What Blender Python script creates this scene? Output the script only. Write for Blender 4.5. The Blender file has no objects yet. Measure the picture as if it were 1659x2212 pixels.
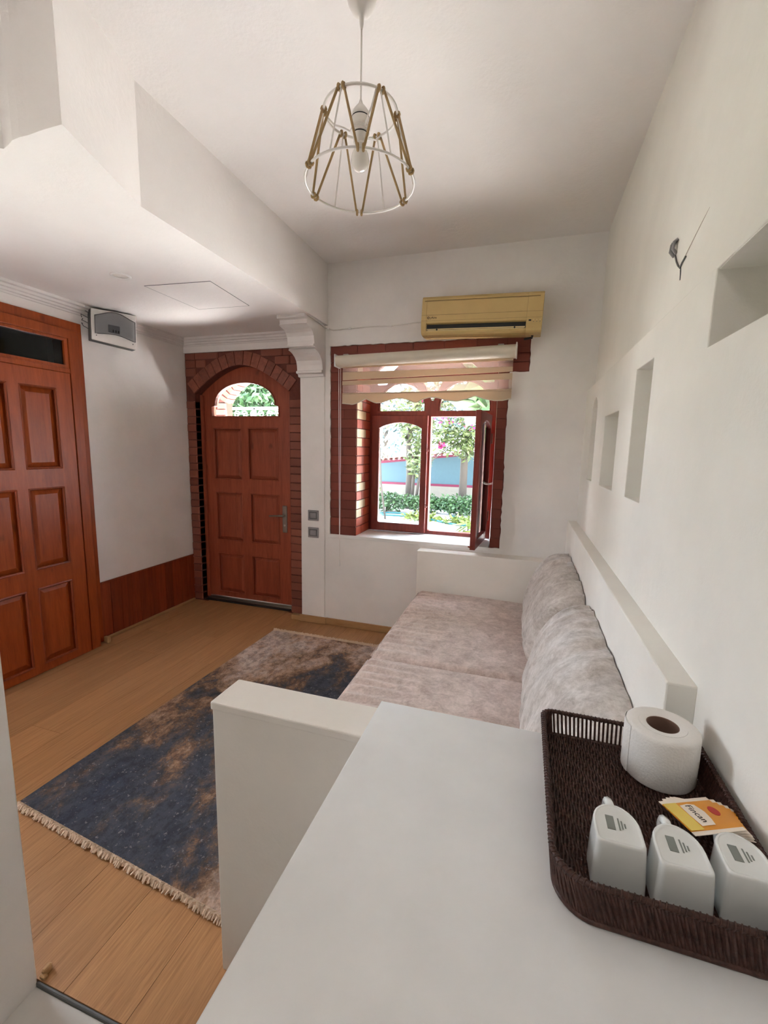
import bpy, bmesh, math, random
from mathutils import Vector, Matrix, noise
random.seed(7)
SC = bpy.context.scene
COL = SC.collection
PI = math.pi

# ------------------------------------------------------------------ camera, world, lights, exposure
def look(yaw, pitch, roll):
    fw = Vector((math.sin(yaw)*math.cos(pitch), math.cos(yaw)*math.cos(pitch), math.sin(pitch)))
    r0 = Vector((math.cos(yaw), -math.sin(yaw), 0)); u0 = r0.cross(fw)
    r = math.cos(roll)*r0 + math.sin(roll)*u0; u = -math.sin(roll)*r0 + math.cos(roll)*u0
    return Matrix(((r.x, u.x, -fw.x), (r.y, u.y, -fw.y), (r.z, u.z, -fw.z)))
cam_d = bpy.data.cameras.new('camera'); cam = bpy.data.objects.new('camera', cam_d); COL.objects.link(cam)
cam.matrix_world = Matrix.Translation((0, 0, 1.528)) @ look(-.3062, -.1446, .02).to_4x4()
cam_d.sensor_fit = 'HORIZONTAL'; cam_d.sensor_width = 36.0; cam_d.lens = 946.4/1659*36.0
cam_d.clip_start = 0.02; cam_d.clip_end = 200
SC.camera = cam

W = bpy.data.worlds.new('sky'); SC.world = W; W.use_nodes = True
bg = W.node_tree.nodes['Background']; bg.inputs[0].default_value = (.72, .85, 1.0, 1); bg.inputs[1].default_value = 11.0

def lamp(name, kind, loc, direction, energy, color, size=None, size_y=None):
    d = bpy.data.lights.new(name, kind); o = bpy.data.objects.new(name, d); COL.objects.link(o)
    o.location = loc; o.rotation_euler = Vector(direction).to_track_quat('-Z', 'Y').to_euler()
    d.energy = energy; d.color = color
    if kind == 'AREA':
        d.shape = 'RECTANGLE'; d.size = size; d.size_y = size_y
    if kind == 'SUN': d.angle = math.radians(.6)
    return o
lamp('sun', 'SUN', (3, 8, 12), (-.66, .07, -.75), 125.0, (1, .975, .95))
# fill light added in an unseen side window to brighten the right wall
lamp('added_side_fill', 'AREA', (-3.20, .98, 1.42), (1, .12, -.42), 11, (1, .97, .93), .56, 1.0)

lamp('added_passage_fill', 'AREA', (-.42, -1.0, 2.895), (0, 0, -1), 5.5, (1, .97, .93), .6, .6)  # overhead fill added behind the viewer to brighten the counter and near wall

SC.view_settings.view_transform = 'Standard'; SC.view_settings.look = 'None'
SC.view_settings.exposure = 1.04; SC.view_settings.gamma = 1.0; SC.view_settings.use_curve_mapping = False
SC.cycles.use_denoising = True
SC.cycles.use_adaptive_sampling = True; SC.cycles.adaptive_threshold = .02
SC.cycles.max_bounces = 8; SC.cycles.diffuse_bounces = 5; SC.cycles.transparent_max_bounces = 16
SC.cycles.sample_clamp_indirect = 60.0; SC.cycles.caustics_reflective = False; SC.cycles.caustics_refractive = False

# ------------------------------------------------------------------ materials
def lin(c):
    return tuple(((v/255)/12.92 if v/255 <= .04045 else ((v/255+.055)/1.055)**2.4) for v in c) + (1,)
class NT:
    def __init__(s, name):
        s.m = bpy.data.materials.new(name); s.m.use_nodes = True
        s.t = s.m.node_tree; s.b = s.t.nodes['Principled BSDF']; s.out = s.t.nodes['Material Output']
    def n(s, kind, **k):
        nd = s.t.nodes.new(kind)
        for a, v in k.items(): setattr(nd, a, v)
        return nd
    def l(s, a, b): s.t.links.new(a, b)
    def set(s, **k):
        for a, v in k.items(): s.b.inputs[a.replace('_', ' ')].default_value = v
    def coord(s, scale=(1, 1, 1), rot=(0, 0, 0), out='Object'):
        tc = s.n('ShaderNodeTexCoord'); mp = s.n('ShaderNodeMapping'); s.l(tc.outputs[out], mp.inputs[0])
        mp.inputs['Scale'].default_value = scale; mp.inputs['Rotation'].default_value = rot
        return mp.outputs[0]
    def noise(s, co, scale, detail=4, rough=.55, dist=0):
        q = s.n('ShaderNodeTexNoise'); s.l(co, q.inputs['Vector'])
        q.inputs['Scale'].default_value = scale; q.inputs['Detail'].default_value = detail
        q.inputs['Roughness'].default_value = rough; q.inputs['Distortion'].default_value = dist
        return q.outputs['Fac']
    def ramp(s, fac, stops, interp='LINEAR'):
        r = s.n('ShaderNodeValToRGB'); s.l(fac, r.inputs[0]); e = r.color_ramp.elements; r.color_ramp.interpolation = interp
        while len(e) < len(stops): e.new(.5)
        for i, (p, c) in enumerate(stops):
            e[i].position = p; e[i].color = c if len(c) == 4 else tuple(c)+(1,)
        return r.outputs[0]
    def mix(s, fac, a, b, mode='MIX'):
        m = s.n('ShaderNodeMix', data_type='RGBA', blend_type=mode)
        for sock, v in ((m.inputs[0], fac), (m.inputs[6], a), (m.inputs[7], b)):
            if hasattr(v, 'node'): s.l(v, sock)
            else: sock.default_value = v
        return m.outputs[2]
    def bump(s, h, strength, dist=.01):
        b = s.n('ShaderNodeBump'); b.inputs['Strength'].default_value = strength; b.inputs['Distance'].default_value = dist
        s.l(h, b.inputs['Height']); s.l(b.outputs[0], s.b.inputs['Normal'])
    def base(s, c): s.l(c, s.b.inputs['Base Color'])
    def rand(s): return s.n('ShaderNodeObjectInfo').outputs['Random']

def plaster(name, c, var=.06, bump=.25, rough=.85):
    t = NT(name); co = t.coord()
    a = lin(c); d = tuple(v*(1-var*1.6) for v in a[:3])+(1,)
    big = t.noise(co, 1.7, 5, .6); col = t.ramp(big, [(.35, d), (.62, a)])
    t.base(col); t.set(Roughness=rough)
    t.bump(t.noise(co, 38, 6, .65), bump, .006)
    return t.m
def plain(name, c, rough=.5, metal=0, bump=0, bs=60, spec=.5):
    t = NT(name); a = lin(c); co = t.coord()
    col = t.ramp(t.noise(co, 9, 3), [(.3, tuple(v*.93 for v in a[:3])+(1,)), (.7, a)])
    t.base(col); t.set(Roughness=rough, Metallic=metal)
    t.b.inputs['Specular IOR Level'].default_value = spec
    if bump: t.bump(t.noise(co, bs, 4), bump, .004)
    return t.m
def wood(name, dark, light, stretch=(9, 9, .8), rough=.42, rnd=.12, knots=True):
    t = NT(name); co = t.coord(stretch)
    g = t.noise(co, 3.2, 6, .62, .6); fine = t.noise(co, 14, 4, .7)
    c = t.ramp(g, [(.28, lin(dark)), (.72, lin(light))])
    c = t.mix(.22, c, t.ramp(fine, [(.35, lin(dark)), (.65, lin(light))]))
    if knots:
        k = t.noise(t.coord((4, 4, 2.2)), 2.6, 2, .5)
        c = t.mix(t.ramp(k, [(.68, (0, 0, 0, 1)), (.78, (.55, .55, .55, 1))]), c, lin(tuple(int(v*.55) for v in dark)))
    if rnd:
        hs = t.n('ShaderNodeHueSaturation'); mr = t.n('ShaderNodeMapRange'); t.l(t.rand(), mr.inputs[0])
        mr.inputs[3].default_value = 1-rnd; mr.inputs[4].default_value = 1+rnd
        t.l(mr.outputs[0], hs.inputs['Value']); t.l(c, hs.inputs['Color']); c = hs.outputs[0]
    t.base(c); t.set(Roughness=rough); t.b.inputs['Specular IOR Level'].default_value = .3; t.bump(fine, .12, .003)
    return t.m
def brick_mat(name, c, c2, rough=.6):
    t = NT(name); co = t.coord()
    r = t.ramp(t.rand(), [(0, lin(c)), (1, lin(c2))])
    n = t.noise(co, 30, 5, .65)
    col = t.mix(t.ramp(n, [(.35, (0, 0, 0, 1)), (.75, (.6, .6, .6, 1))]), r, lin(tuple(int(v*.62) for v in c)))
    t.base(col); t.set(Roughness=rough); t.bump(n, .5, .006)
    return t.m
def glass_mat(name, tint=(1, 1, 1), gloss=.08, rough=.0):
    t = NT(name); t.t.nodes.remove(t.b)
    tr = t.n('ShaderNodeBsdfTransparent'); tr.inputs[0].default_value = tuple(tint)+(1,)
    gl = t.n('ShaderNodeBsdfGlossy'); gl.inputs['Roughness'].default_value = rough
    fr = t.n('ShaderNodeFresnel'); fr.inputs['IOR'].default_value = 1.45
    mx = t.n('ShaderNodeMixShader'); t.l(fr.outputs[0], mx.inputs[0]); t.l(tr.outputs[0], mx.inputs[1]); t.l(gl.outputs[0], mx.inputs[2])
    t.l(mx.outputs[0], t.out.inputs[0])
    return t.m
def cloth_trans(name, c, trans=.5, clear=0.0):
    t = NT(name); t.t.nodes.remove(t.b)
    d = t.n('ShaderNodeBsdfDiffuse'); d.inputs[0].default_value = lin(c)
    tl = t.n('ShaderNodeBsdfTranslucent'); tl.inputs[0].default_value = lin(c)
    m1 = t.n('ShaderNodeMixShader'); m1.inputs[0].default_value = trans
    t.l(d.outputs[0], m1.inputs[1]); t.l(tl.outputs[0], m1.inputs[2])
    o = m1.outputs[0]
    if clear:
        tp = t.n('ShaderNodeBsdfTransparent'); m2 = t.n('ShaderNodeMixShader'); m2.inputs[0].default_value = clear
        t.l(o, m2.inputs[1]); t.l(tp.outputs[0], m2.inputs[2]); o = m2.outputs[0]
    t.l(o, t.out.inputs[0])
    return t.m

M = {}
M['wall'] = plaster('wall_plaster', (236, 231, 227))
M['wallr'] = plaster('right_wall_plaster', (236, 232, 224), .05, .2)
M['ceil'] = plaster('ceiling_plaster', (238, 233, 229), .03, .3)
M['arm'] = plaster('masonry_paint', (236, 229, 220), .05, .22, .6)
M['white'] = plain('white_paint', (232, 229, 225), .5)
M['trim'] = plain('white_gloss_trim', (226, 220, 216), .45)
M['counter'] = plain('white_laminate_counter', (234, 234, 234), .3, 0, .04, 300)
M['door_a'] = wood('orange_pine_door', (120, 46, 13), (162, 74, 27), (9, 9, .9), .38, .05)
M['door_b'] = wood('brown_pine_door', (124, 56, 36), (164, 82, 56), (9, 9, .9), .42, .05)
M['frame'] = wood('mahogany_window_frame', (104, 44, 38), (138, 64, 54), (9, 9, 1.2), .35, .04, False)
M['slat'] = wood('dark_wainscot_wood', (104, 42, 20), (146, 66, 34), (12, 12, .8), .42, .2, False)
M['plank'] = wood('oak_laminate', (144, 100, 64), (190, 142, 98), (10, 1.0, 10), .36, .10, False)
M['skirt'] = wood('oak_skirting', (150, 112, 74), (182, 142, 98), (1, 1, 9), .45, .05, False)
M['brickpaint'] = brick_mat('painted_brick', (132, 70, 52), (158, 88, 66))
M['brickdark'] = brick_mat('painted_brick_window', (122, 54, 40), (146, 68, 50))
M['brickred'] = brick_mat('reveal_brick', (176, 72, 42), (205, 96, 60))
M['brickcream'] = brick_mat('cream_reveal_brick', (214, 190, 150), (232, 212, 176))
M['mortar'] = brick_mat('painted_mortar', (108, 52, 38), (110, 54, 40), .8)
M['porchbrick'] = brick_mat('porch_brick', (104, 48, 34), (122, 60, 42))
M['mortar_lt'] = brick_mat('reveal_mortar', (190, 130, 96), (190, 130, 96), .8)
M['glass'] = glass_mat('window_glass')
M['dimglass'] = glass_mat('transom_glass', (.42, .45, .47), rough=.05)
M['smoke'] = glass_mat('smoked_cover', (.84, .85, .87), rough=.05)
M['metal'] = plain('satin_metal', (150, 142, 132), .35, .9)
M['steel'] = plain('light_steel', (190, 186, 178), .3, .8)
M['black'] = plain('black_plastic', (22, 22, 24), .5)
M['grey'] = plain('grey_plastic', (142, 138, 140), .45)
M['greydk'] = plain('dark_grey_plastic', (92, 92, 92), .5)
M['ac'] = plain('yellowed_plastic', (206, 176, 116), .45)
M['aclight'] = plain('yellowed_plastic_light', (226, 204, 150), .4)
M['acdark'] = plain('yellowed_plastic_seam', (150, 124, 76), .5)
M['blind'] = cloth_trans('blind_fabric', (212, 190, 164), .3)
M['sheer'] = cloth_trans('blind_sheer', (206, 178, 166), .35, .62)
M['cass'] = plain('cream_cassette', (214, 205, 188), .5)
M['cord'] = plain('white_cord', (228, 222, 216), .6)
M['lampwhite'] = plain('lamp_white', (232, 226, 220), .35)
M['rope'] = plain('jute_rope', (178, 148, 104), .9, 0, .8, 260)
M['stain'] = plain('wall_stain', (196, 182, 170), .9)
M['bulb'] = plain('frosted_bulb', (236, 230, 222), .2)
M['tile'] = plain('pale_tile', (205, 200, 194), .4)
M['paper'] = plain('toilet_paper', (233, 229, 224), .95, 0, .35, 240, .1)
M['card'] = plain('cardboard_core', (120, 92, 78), .9)
M['porcelain'] = plain('porcelain', (226, 227, 224), .16)
M['ink'] = plain('grey_ink', (132, 136, 130), .7)
M['inkblack'] = plain('black_ink', (40, 34, 28), .7)
M['wicker'] = wood('dark_wicker', (36, 22, 19), (92, 62, 54), (30, 30, 30), .38, 0, False)
M['sach_or'] = plain('sachet_orange', (226, 150, 40), .4)
M['sach_ye'] = plain('sachet_yellow', (226, 196, 88), .4)
M['sach_wh'] = plain('sachet_white', (236, 222, 206), .5)
M['sach_rd'] = plain('sachet_red', (186, 44, 34), .5)
M['hose'] = plain('turquoise_hose', (8, 84, 90), .4)
M['bark'] = plain('tree_bark', (64, 57, 50), .9, 0, .8, 30)
M['garwall'] = plain('blue_garden_wall', (62, 84, 92), .9)
M['garbase'] = plain('cream_wall_base', (112, 106, 96), .9)
M['stripe'] = plain('magenta_stripe', (92, 14, 44), .8)
M['tilered'] = plain('clay_coping', (104, 44, 36), .8)
M['ground'] = plain('pale_gravel', (206, 204, 202), .95, 0, .5, 14)
M['lawn'] = plain('added_side_lawn', (58, 74, 40), .95, 0, .5, 14)
M['iron'] = plain('white_iron', (220, 222, 220), .5)
M['roofwood'] = plain('porch_batten', (98, 60, 48), .7)
def leafmat(name, a, b):
    t = NT(name); co = t.coord()
    t.base(t.ramp(t.noise(co, 7, 3), [(.35, lin(a)), (.65, lin(b))])); t.set(Roughness=.5); return t.m
M['leaf_olive'] = leafmat('olive_leaf', (56, 68, 38), (98, 112, 62))
M['leaf_green'] = leafmat('green_leaf', (34, 64, 34), (70, 98, 56))
M['leaf_blue'] = leafmat('blue_green_leaf', (30, 56, 62), (62, 88, 90))
M['leaf_yel'] = leafmat('yellow_green_leaf', (72, 88, 28), (112, 122, 50))
M['petal'] = plain('pink_petal', (140, 30, 84), .6)

def sofa_mat(name, dark, light, s=5.0, fold=False):
    t = NT(name); co = t.coord((1, 1, 1))
    a = t.noise(co, s, 7, .72, .5); b = t.noise(co, s*5, 5, .75)
    c = t.ramp(a, [(.36, lin(dark)), (.62, lin(light))])
    c = t.mix(.32, c, t.ramp(b, [(.38, lin(dark)), (.6, lin(light))]))
    t.base(c); t.set(Roughness=.72); t.b.inputs['Sheen Weight'].default_value = .25
    t.bump(t.noise(co, 90, 4, .7), .22, .004)
    return t.m
M['seat'] = sofa_mat('mottled_seat_fabric', (166, 143, 132), (222, 202, 193), 13)
M['back'] = sofa_mat('silvery_back_fabric', (150, 138, 128), (218, 210, 204), 9)

def rug_mat():
    t = NT('distressed_rug')
    co = t.coord((1, .62, 1), (0, 0, .25))
    big = t.noise(co, 1.55, 3, .5, .6)
    mid = t.noise(t.coord((1, .7, 1), (0, 0, .5)), 6.5, 8, .72, .4)
    fine = t.noise(t.coord(), 70, 6, .8)
    mm = t.n('ShaderNodeMath', operation='MULTIPLY_ADD'); t.l(mid, mm.inputs[0]); mm.inputs[1].default_value = .62; t.l(big, mm.inputs[2])
    # the pale worn field lies at the door end of the rug
    sp = t.n('ShaderNodeSeparateXYZ'); tc = t.n('ShaderNodeTexCoord'); t.l(tc.outputs['Object'], sp.inputs[0])
    mr = t.n('ShaderNodeMapRange'); t.l(sp.outputs['Y'], mr.inputs[0]); mr.inputs[1].default_value = .95; mr.inputs[2].default_value = 1.75
    mr.inputs[3].default_value = -.01; mr.inputs[4].default_value = .16
    ad = t.n('ShaderNodeMath', operation='ADD'); t.l(mm.outputs[0], ad.inputs[0]); t.l(mr.outputs[0], ad.inputs[1])
    fa = t.n('ShaderNodeMath', operation='MULTIPLY_ADD'); t.l(fine, fa.inputs[0]); fa.inputs[1].default_value = .16; t.l(ad.outputs[0], fa.inputs[2])
    m2 = t.n('ShaderNodeMapRange'); t.l(fa.outputs[0], m2.inputs[0]); m2.inputs[1].default_value = .60; m2.inputs[2].default_value = 1.14
    c = t.ramp(m2.outputs[0], [(.0, lin((68, 72, 88))), (.40, lin((84, 85, 94))), (.50, lin((108, 96, 92))), (.58, lin((150, 116, 92))), (.70, lin((192, 160, 138))), (.9, lin((216, 194, 182)))])
    dk = t.noise(t.coord((1, .8, 1), (0, 0, .7)), 24, 6, .8)
    c = t.mix(t.ramp(dk, [(.42, (.75, .75, .75, 1)), (.56, (0, 0, 0, 1))]), c, t.mix(.62, c, lin((44, 42, 50))))
    sp2 = t.noise(t.coord((1, 1, 1)), 58, 4, .7)
    c = t.mix(t.ramp(sp2, [(.60, (0, 0, 0, 1)), (.70, (.6, .6, .6, 1))]), c, lin((176, 168, 168)))
    wv = t.n('ShaderNodeTexWave'); wv.inputs['Scale'].default_value = 46; wv.inputs['Distortion'].default_value = .8
    t.l(t.coord((0, 1, 0)), wv.inputs['Vector'])
    c = t.mix(.22, c, t.mix(.5, c, wv.outputs['Color'], 'MULTIPLY'))
    t.base(c); t.set(Roughness=1.0); t.b.inputs['Specular IOR Level'].default_value = .1
    t.bump(fine, .7, .006)
    return t.m
M['rug'] = rug_mat()
M['fringe'] = plain('cream_fringe', (206, 180, 156), .95)

# ------------------------------------------------------------------ mesh helpers
def link(name, me, mat, parent=None, smooth=False):
    o = bpy.data.objects.new(name, me); COL.objects.link(o)
    if mat is not None:
        me.materials.clear(); me.materials.append(mat)
    if smooth:
        for p in me.polygons: p.use_smooth = True
    if parent is not None: o.parent = parent
    return o
def origin_of(parent):
    v = Vector((0, 0, 0)); q = parent
    while q is not None:
        v += q.location; q = q.parent
    return v
def obj(name, bm, mat, parent=None, smooth=False, loc=None, sharp=None):
    """one mesh object from a bmesh given in world coordinates"""
    org = Vector(loc) if loc is not None else Vector((0, 0, 0))
    if parent is not None: org = origin_of(parent)
    if org.length: bmesh.ops.translate(bm, verts=bm.verts, vec=-org)
    bmesh.ops.recalc_face_normals(bm, faces=bm.faces)
    me = bpy.data.meshes.new(name); bm.to_mesh(me); bm.free()
    o = link(name, me, mat, parent, smooth)
    if parent is None: o.location = org
    if smooth and sharp: me.set_sharp_from_angle(angle=math.radians(sharp))
    return o
def tag(o, label, cat, group=None, kind=None):
    o['label'] = label; o['category'] = cat
    if group: o['group'] = group
    if kind: o['kind'] = kind
    return o
def thing(name, label, cat, loc=(0, 0, 0), group=None, kind=None):
    o = bpy.data.objects.new(name, None); COL.objects.link(o); o.location = loc; o.empty_display_size = .05
    return tag(o, label, cat, group, kind)
def box(bm, x0, x1, y0, y1, z0, z1, bev=0, seg=1, mat=None):
    r = bmesh.ops.create_cube(bm, size=1); vs = r['verts']
    bmesh.ops.scale(bm, vec=(x1-x0, y1-y0, z1-z0), verts=vs)
    bmesh.ops.translate(bm, vec=((x0+x1)/2, (y0+y1)/2, (z0+z1)/2), verts=vs)
    if bev:
        es = list({e for v in vs for e in v.link_edges})
        bmesh.ops.bevel(bm, geom=es, offset=bev, segments=seg, affect='EDGES', profile=.5)
    return bm
def B(*a, **k): return box(bmesh.new(), *a, **k)
def tube(bm, pts, r, seg=6, closed=False, cap=True):
    pts = [Vector(p) for p in pts]; n = len(pts); rings = []
    rad = r if isinstance(r, (list, tuple)) else [r]*n
    prev = None
    for i, p in enumerate(pts):
        if closed: d = pts[(i+1) % n]-pts[i-1]
        else: d = pts[min(i+1, n-1)]-pts[max(i-1, 0)]
        if d.length < 1e-9: d = Vector((0, 0, 1))
        d.normalize()
        if prev is None:
            a = d.orthogonal().normalized()
        else:
            a = prev - d*prev.dot(d)
            a = a.normalized() if a.length > 1e-6 else d.orthogonal().normalized()
        prev = a; b = d.cross(a)
        rings.append([bm.verts.new(p+(a*math.cos(2*PI*k/seg)+b*math.sin(2*PI*k/seg))*rad[i]) for k in range(seg)])
    m = n if closed else n-1
    for i in range(m):
        A, C = rings[i], rings[(i+1) % n]
        for k in range(seg): bm.faces.new((A[k], A[(k+1) % seg], C[(k+1) % seg], C[k]))
    if cap and not closed:
        bm.faces.new(rings[0][::-1]); bm.faces.new(rings[-1])
    return bm
def T(pts, r, seg=6, closed=False): return tube(bmesh.new(), pts, r, seg, closed)
def lathe(bm, prof, c=(0, 0, 0), seg=24, cap=False):
    c = Vector(c); rings = []
    for (r, z) in prof:
        rings.append([bm.verts.new(c+Vector((r*math.cos(2*PI*k/seg), r*math.sin(2*PI*k/seg), z))) for k in range(seg)])
    for A, C in zip(rings, rings[1:]):
        for k in range(seg): bm.faces.new((A[k], A[(k+1) % seg], C[(k+1) % seg], C[k]))
    if cap: bm.faces.new(rings[0][::-1]); bm.faces.new(rings[-1])
    return bm
def prism(splines, d0, d1, plane='front', bev=0):
    """flat outline (with holes) given real thickness. front: (x,z) spread over y; side: (y,z) over x; top: (x,y) over z"""
    cu = bpy.data.curves.new('t', 'CURVE'); cu.dimensions = '2D'; cu.fill_mode = 'BOTH'
    for s in splines:
        sp = cu.splines.new('POLY'); sp.points.add(len(s)-1)
        for q, (a, b) in zip(sp.points, s): q.co = (a, b, 0, 1)
        sp.use_cyclic_u = True
    cu.extrude = abs(d1-d0)/2 - bev; cu.bevel_depth = bev; cu.bevel_resolution = 1
    if bev: cu.offset = -bev
    o = bpy.data.objects.new('t', cu); COL.objects.link(o)
    dg = bpy.context.evaluated_depsgraph_get()
    me = bpy.data.meshes.new_from_object(o.evaluated_get(dg))
    bm = bmesh.new(); bm.from_mesh(me)
    bpy.data.objects.remove(o); bpy.data.curves.remove(cu); bpy.data.meshes.remove(me)
    m = (d0+d1)/2
    for v in bm.verts:
        a, b, c = v.co
        if plane == 'front': v.co = (a, m-c, b)
        elif plane == 'side': v.co = (m+c, a, b)
        else: v.co = (a, b, m+c)
    bmesh.ops.remove_doubles(bm, verts=bm.verts, dist=1e-5)
    for f in bm.faces: f.smooth = False
    return bm
def rect(a0, a1, b0, b1): return [(a0, b0), (a1, b0), (a1, b1), (a0, b1)]
def merge(*bms):
    base = bms[0]
    for b in bms[1:]:
        me = bpy.data.meshes.new('t'); b.to_mesh(me); b.free(); base.from_mesh(me); bpy.data.meshes.remove(me)
    return base
def unit_block(name, bev=.06, jitter=0):
    bm = B(-.5, .5, -.5, .5, -.5, .5)
    bmesh.ops.bevel(bm, geom=list(bm.edges), offset=bev, segments=1, affect='EDGES')
    me = bpy.data.meshes.new(name); bm.to_mesh(me); bm.free(); return me
def text_mesh(s, size, extrude=.0004):
    cu = bpy.data.curves.new('t', 'FONT'); cu.body = s; cu.size = size; cu.extrude = extrude; cu.resolution_u = 3
    cu.align_x = 'CENTER'; cu.align_y = 'CENTER'
    o = bpy.data.objects.new('t', cu); COL.objects.link(o); dg = bpy.context.evaluated_depsgraph_get()
    me = bpy.data.meshes.new_from_object(o.evaluated_get(dg)); bpy.data.objects.remove(o)
    bm = bmesh.new(); bm.from_mesh(me); bpy.data.meshes.remove(me); return bm
def struct(o, label, cat): return tag(o, label, cat, kind='structure')
BRICK = unit_block('brick_block', .05)
def brick(parent, mat, cx, cy, cz, sx, sy, sz, rot=(0, 0, 0), name='brick'):
    o = bpy.data.objects.new(name, BRICK); COL.objects.link(o)
    o.parent = parent; o.location = Vector((cx, cy, cz)) - origin_of(parent); o.scale = (sx, sy, sz); o.rotation_euler = rot
    if not BRICK.materials: BRICK.materials.append(None)
    o.material_slots[0].link = 'OBJECT'; o.material_slots[0].material = mat
    return o
BRICK.materials.append(None)
rnd = random.uniform

# ------------------------------------------------------------------ the rooms' main measures (metres)
XL, XR, XT = -3.06, .426, .3756
YD, YW, YF = 3.449, 3.335, 3.66
ZH, ZL, ZS = 2.9375, 2.481, 1.94
XB = -1.551

# ------------------------------------------------------------------ floor
fl = obj('floor', B(-3.3, .62, .708, 3.62, -.12, -.012), M['mortar'])
struct(fl, 'oak laminate floor running towards the arched front door', 'floor')
PLK = unit_block('plank_block', .006)
PLK.materials.append(M['plank'])
px_edges = [-.70-.218*i-.0 for i in range(12)]
px_edges = [-.70] + [-.918-.22*i for i in range(10)] + [-3.075]
for i in range(len(px_edges)-1):
    x1, x0 = px_edges[i], px_edges[i+1]
    ys = [.708]
    y = .708 + rnd(.4, 1.2)
    while y < 3.3: ys.append(y); y += 1.25
    ys.append(3.60 if x0 > -3.0 and x1 < -1.9 else 3.45)
    for a, b in zip(ys, ys[1:]):
        o = bpy.data.objects.new('plank', PLK); COL.objects.link(o); o.parent = fl
        o.location = ((x0+x1)/2, (a+b)/2, -.006); o.scale = (x1-x0-.0015, b-a-.0015, .012)
ft = obj('floor_tile', B(-1.237, .62, -2.6, .702, -.12, -.014, .002), M['tile'])
struct(ft, 'pale tiled floor below the counter at bottom left', 'floor')
th = obj('trim_1', B(-1.237, -.3, .701, .709, -.06, -.003, .002), M['greydk'])
ob = obj('plaster_chip', merge(B(-1.236, -1.222, .716, .742, 0, .022, .004), B(-1.236, -1.214, .710, .722, 0, .012, .003)), M['skirt'])
tag(ob, 'broken plaster and skirting chip at the foot of the near wall end', 'plaster chip')
struct(th, 'dark floor edge strip between the oak laminate and the pale tile', 'threshold strip')

# ------------------------------------------------------------------ ceilings
c = obj('ceiling', B(-3.3, .7, -2.6, 3.76, ZH, ZH+.1), M['ceil'])
struct(c, 'high white plastered ceiling above the sofa and pendant lamp', 'ceiling')
def soffit():
    bm = bmesh.new()
    edge = [(-1.402, 1.112)]
    x = -1.402
    pts = []
    # slightly ragged plaster along the near edge
    for i in range(46):
        x = -1.402 - i*.0375
        j = .0 if i < 2 else (rnd(0, .03) if (4 < i < 9 or 13 < i < 17) else rnd(0, .006))
        pts.append((x, 1.112 + j))
    out = [(XB, YW+.02), (XB, 1.545), (-1.402, 1.112)] + pts[1:] + [(-3.2, 1.112), (-3.2, 3.76), (-1.79, 3.76), (-1.79, YW+.02)]
    return prism([out], ZL, ZH+.02, 'top')
s = obj('ceiling_soffit', soffit(), M['ceil'])
struct(s, 'lowered white ceiling box over the entrance with a slanted near corner', 'soffit')

# ------------------------------------------------------------------ left wall with cornice, wainscot
wl = obj('wall_left', prism([rect(-2.6, 3.76, -.12, ZH+.05), rect(.72, 1.32, .85, 1.95), rect(1.50, 2.36, -.02, 2.30)], XL-.25, XL, 'side'), M['wall'])
struct(wl, 'white left wall between the orange door and the front door', 'wall')
wb = obj('wall_left_near', B(-1.50, -1.237, -2.6, .709, -.12, ZH+.02, .006), M['wall'])
struct(wb, 'white wall end standing at the far left foreground', 'wall')
wbl = obj('wall_back_left', B(-3.3, -1.49, .50, .62, -.12, ZH+.02), M['wall'])
struct(wbl, 'white wall closing the entrance area behind the near wall end', 'wall')
wk = obj('wall_back', prism([rect(-1.6, .75, -.12, ZH+.05)], -2.72, -2.6, 'front'), M['wall'])
struct(wk, 'white rear wall behind the viewer', 'wall')

def cornice_profile():
    return [(0, -.068), (.010, -.068), (.012, -.056), (.022, -.053), (.026, -.040), (.038, -.036), (.042, -.022), (.056, -.016), (.060, 0), (0, 0)]
def cornice(name, along, p0, p1, wallpos, label):
    bm = bmesh.new(); rings = []
    for s_, mit in ((p0, 0), (p1, 1)):
        ring = []
        for (d, z) in cornice_profile():
            if along == 'y': ring.append(bm.verts.new((wallpos+d, s_ - (d if mit else 0), ZL+z)))
            else: ring.append(bm.verts.new((s_ + (d if not mit else 0), wallpos-d, ZL+z)))
        rings.append(ring)
    n = len(rings[0])
    for k in range(n): bm.faces.new((rings[0][k], rings[0][(k+1) % n], rings[1][(k+1) % n], rings[1][k]))
    bm.faces.new(rings[0]); bm.faces.new(rings[1][::-1])
    o = obj(name, bm, M['trim']); return struct(o, label, 'cornice')
cornice('trim_2', 'y', 1.10, YD, XL, 'white stepped cornice along the top of the left wall')
cornice('trim_3', 'x', XL, -1.79, YD, 'white stepped cornice above the arched brick door surround')

wn = thing('trim_4', 'dark wooden wainscot of narrow upright boards on the left wall', 'wainscot', (XL, 2.44, 0), kind='structure')
obj('backing', B(XL, XL+.006, 2.432, YD, .0, .452), M['slat'], wn)
obj('cap_rail', B(XL, XL+.016, 2.432, YD, .450, .460, .002), M['slat'], wn)
y = 2.436; k = 0
while y < YD-.02:
    y2 = min(y+.092, YD-.001)
    obj('slat', B(XL+.004, XL+.014, y+.001, y2-.0025, .006, .450, .0025), M['slat'], wn)
    y = y2; k += 1
b = obj('baseboard_left', B(XL+.012, XL+.030, 2.445, YD-.02, 0, .022, .006, 2), M['skirt'])
struct(b, 'thin oak strip at the foot of the wainscot', 'baseboard')
b = obj('baseboard_chip', merge(B(XL+.055, XL+.10, 2.40, 2.425, 0, .05, .004), B(XL+.06, XL+.085, 2.425, 2.44, 0, .035, .003)), M['skirt'])
tag(b, 'broken stub of oak skirting beside the orange door frame', 'skirting')

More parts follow.
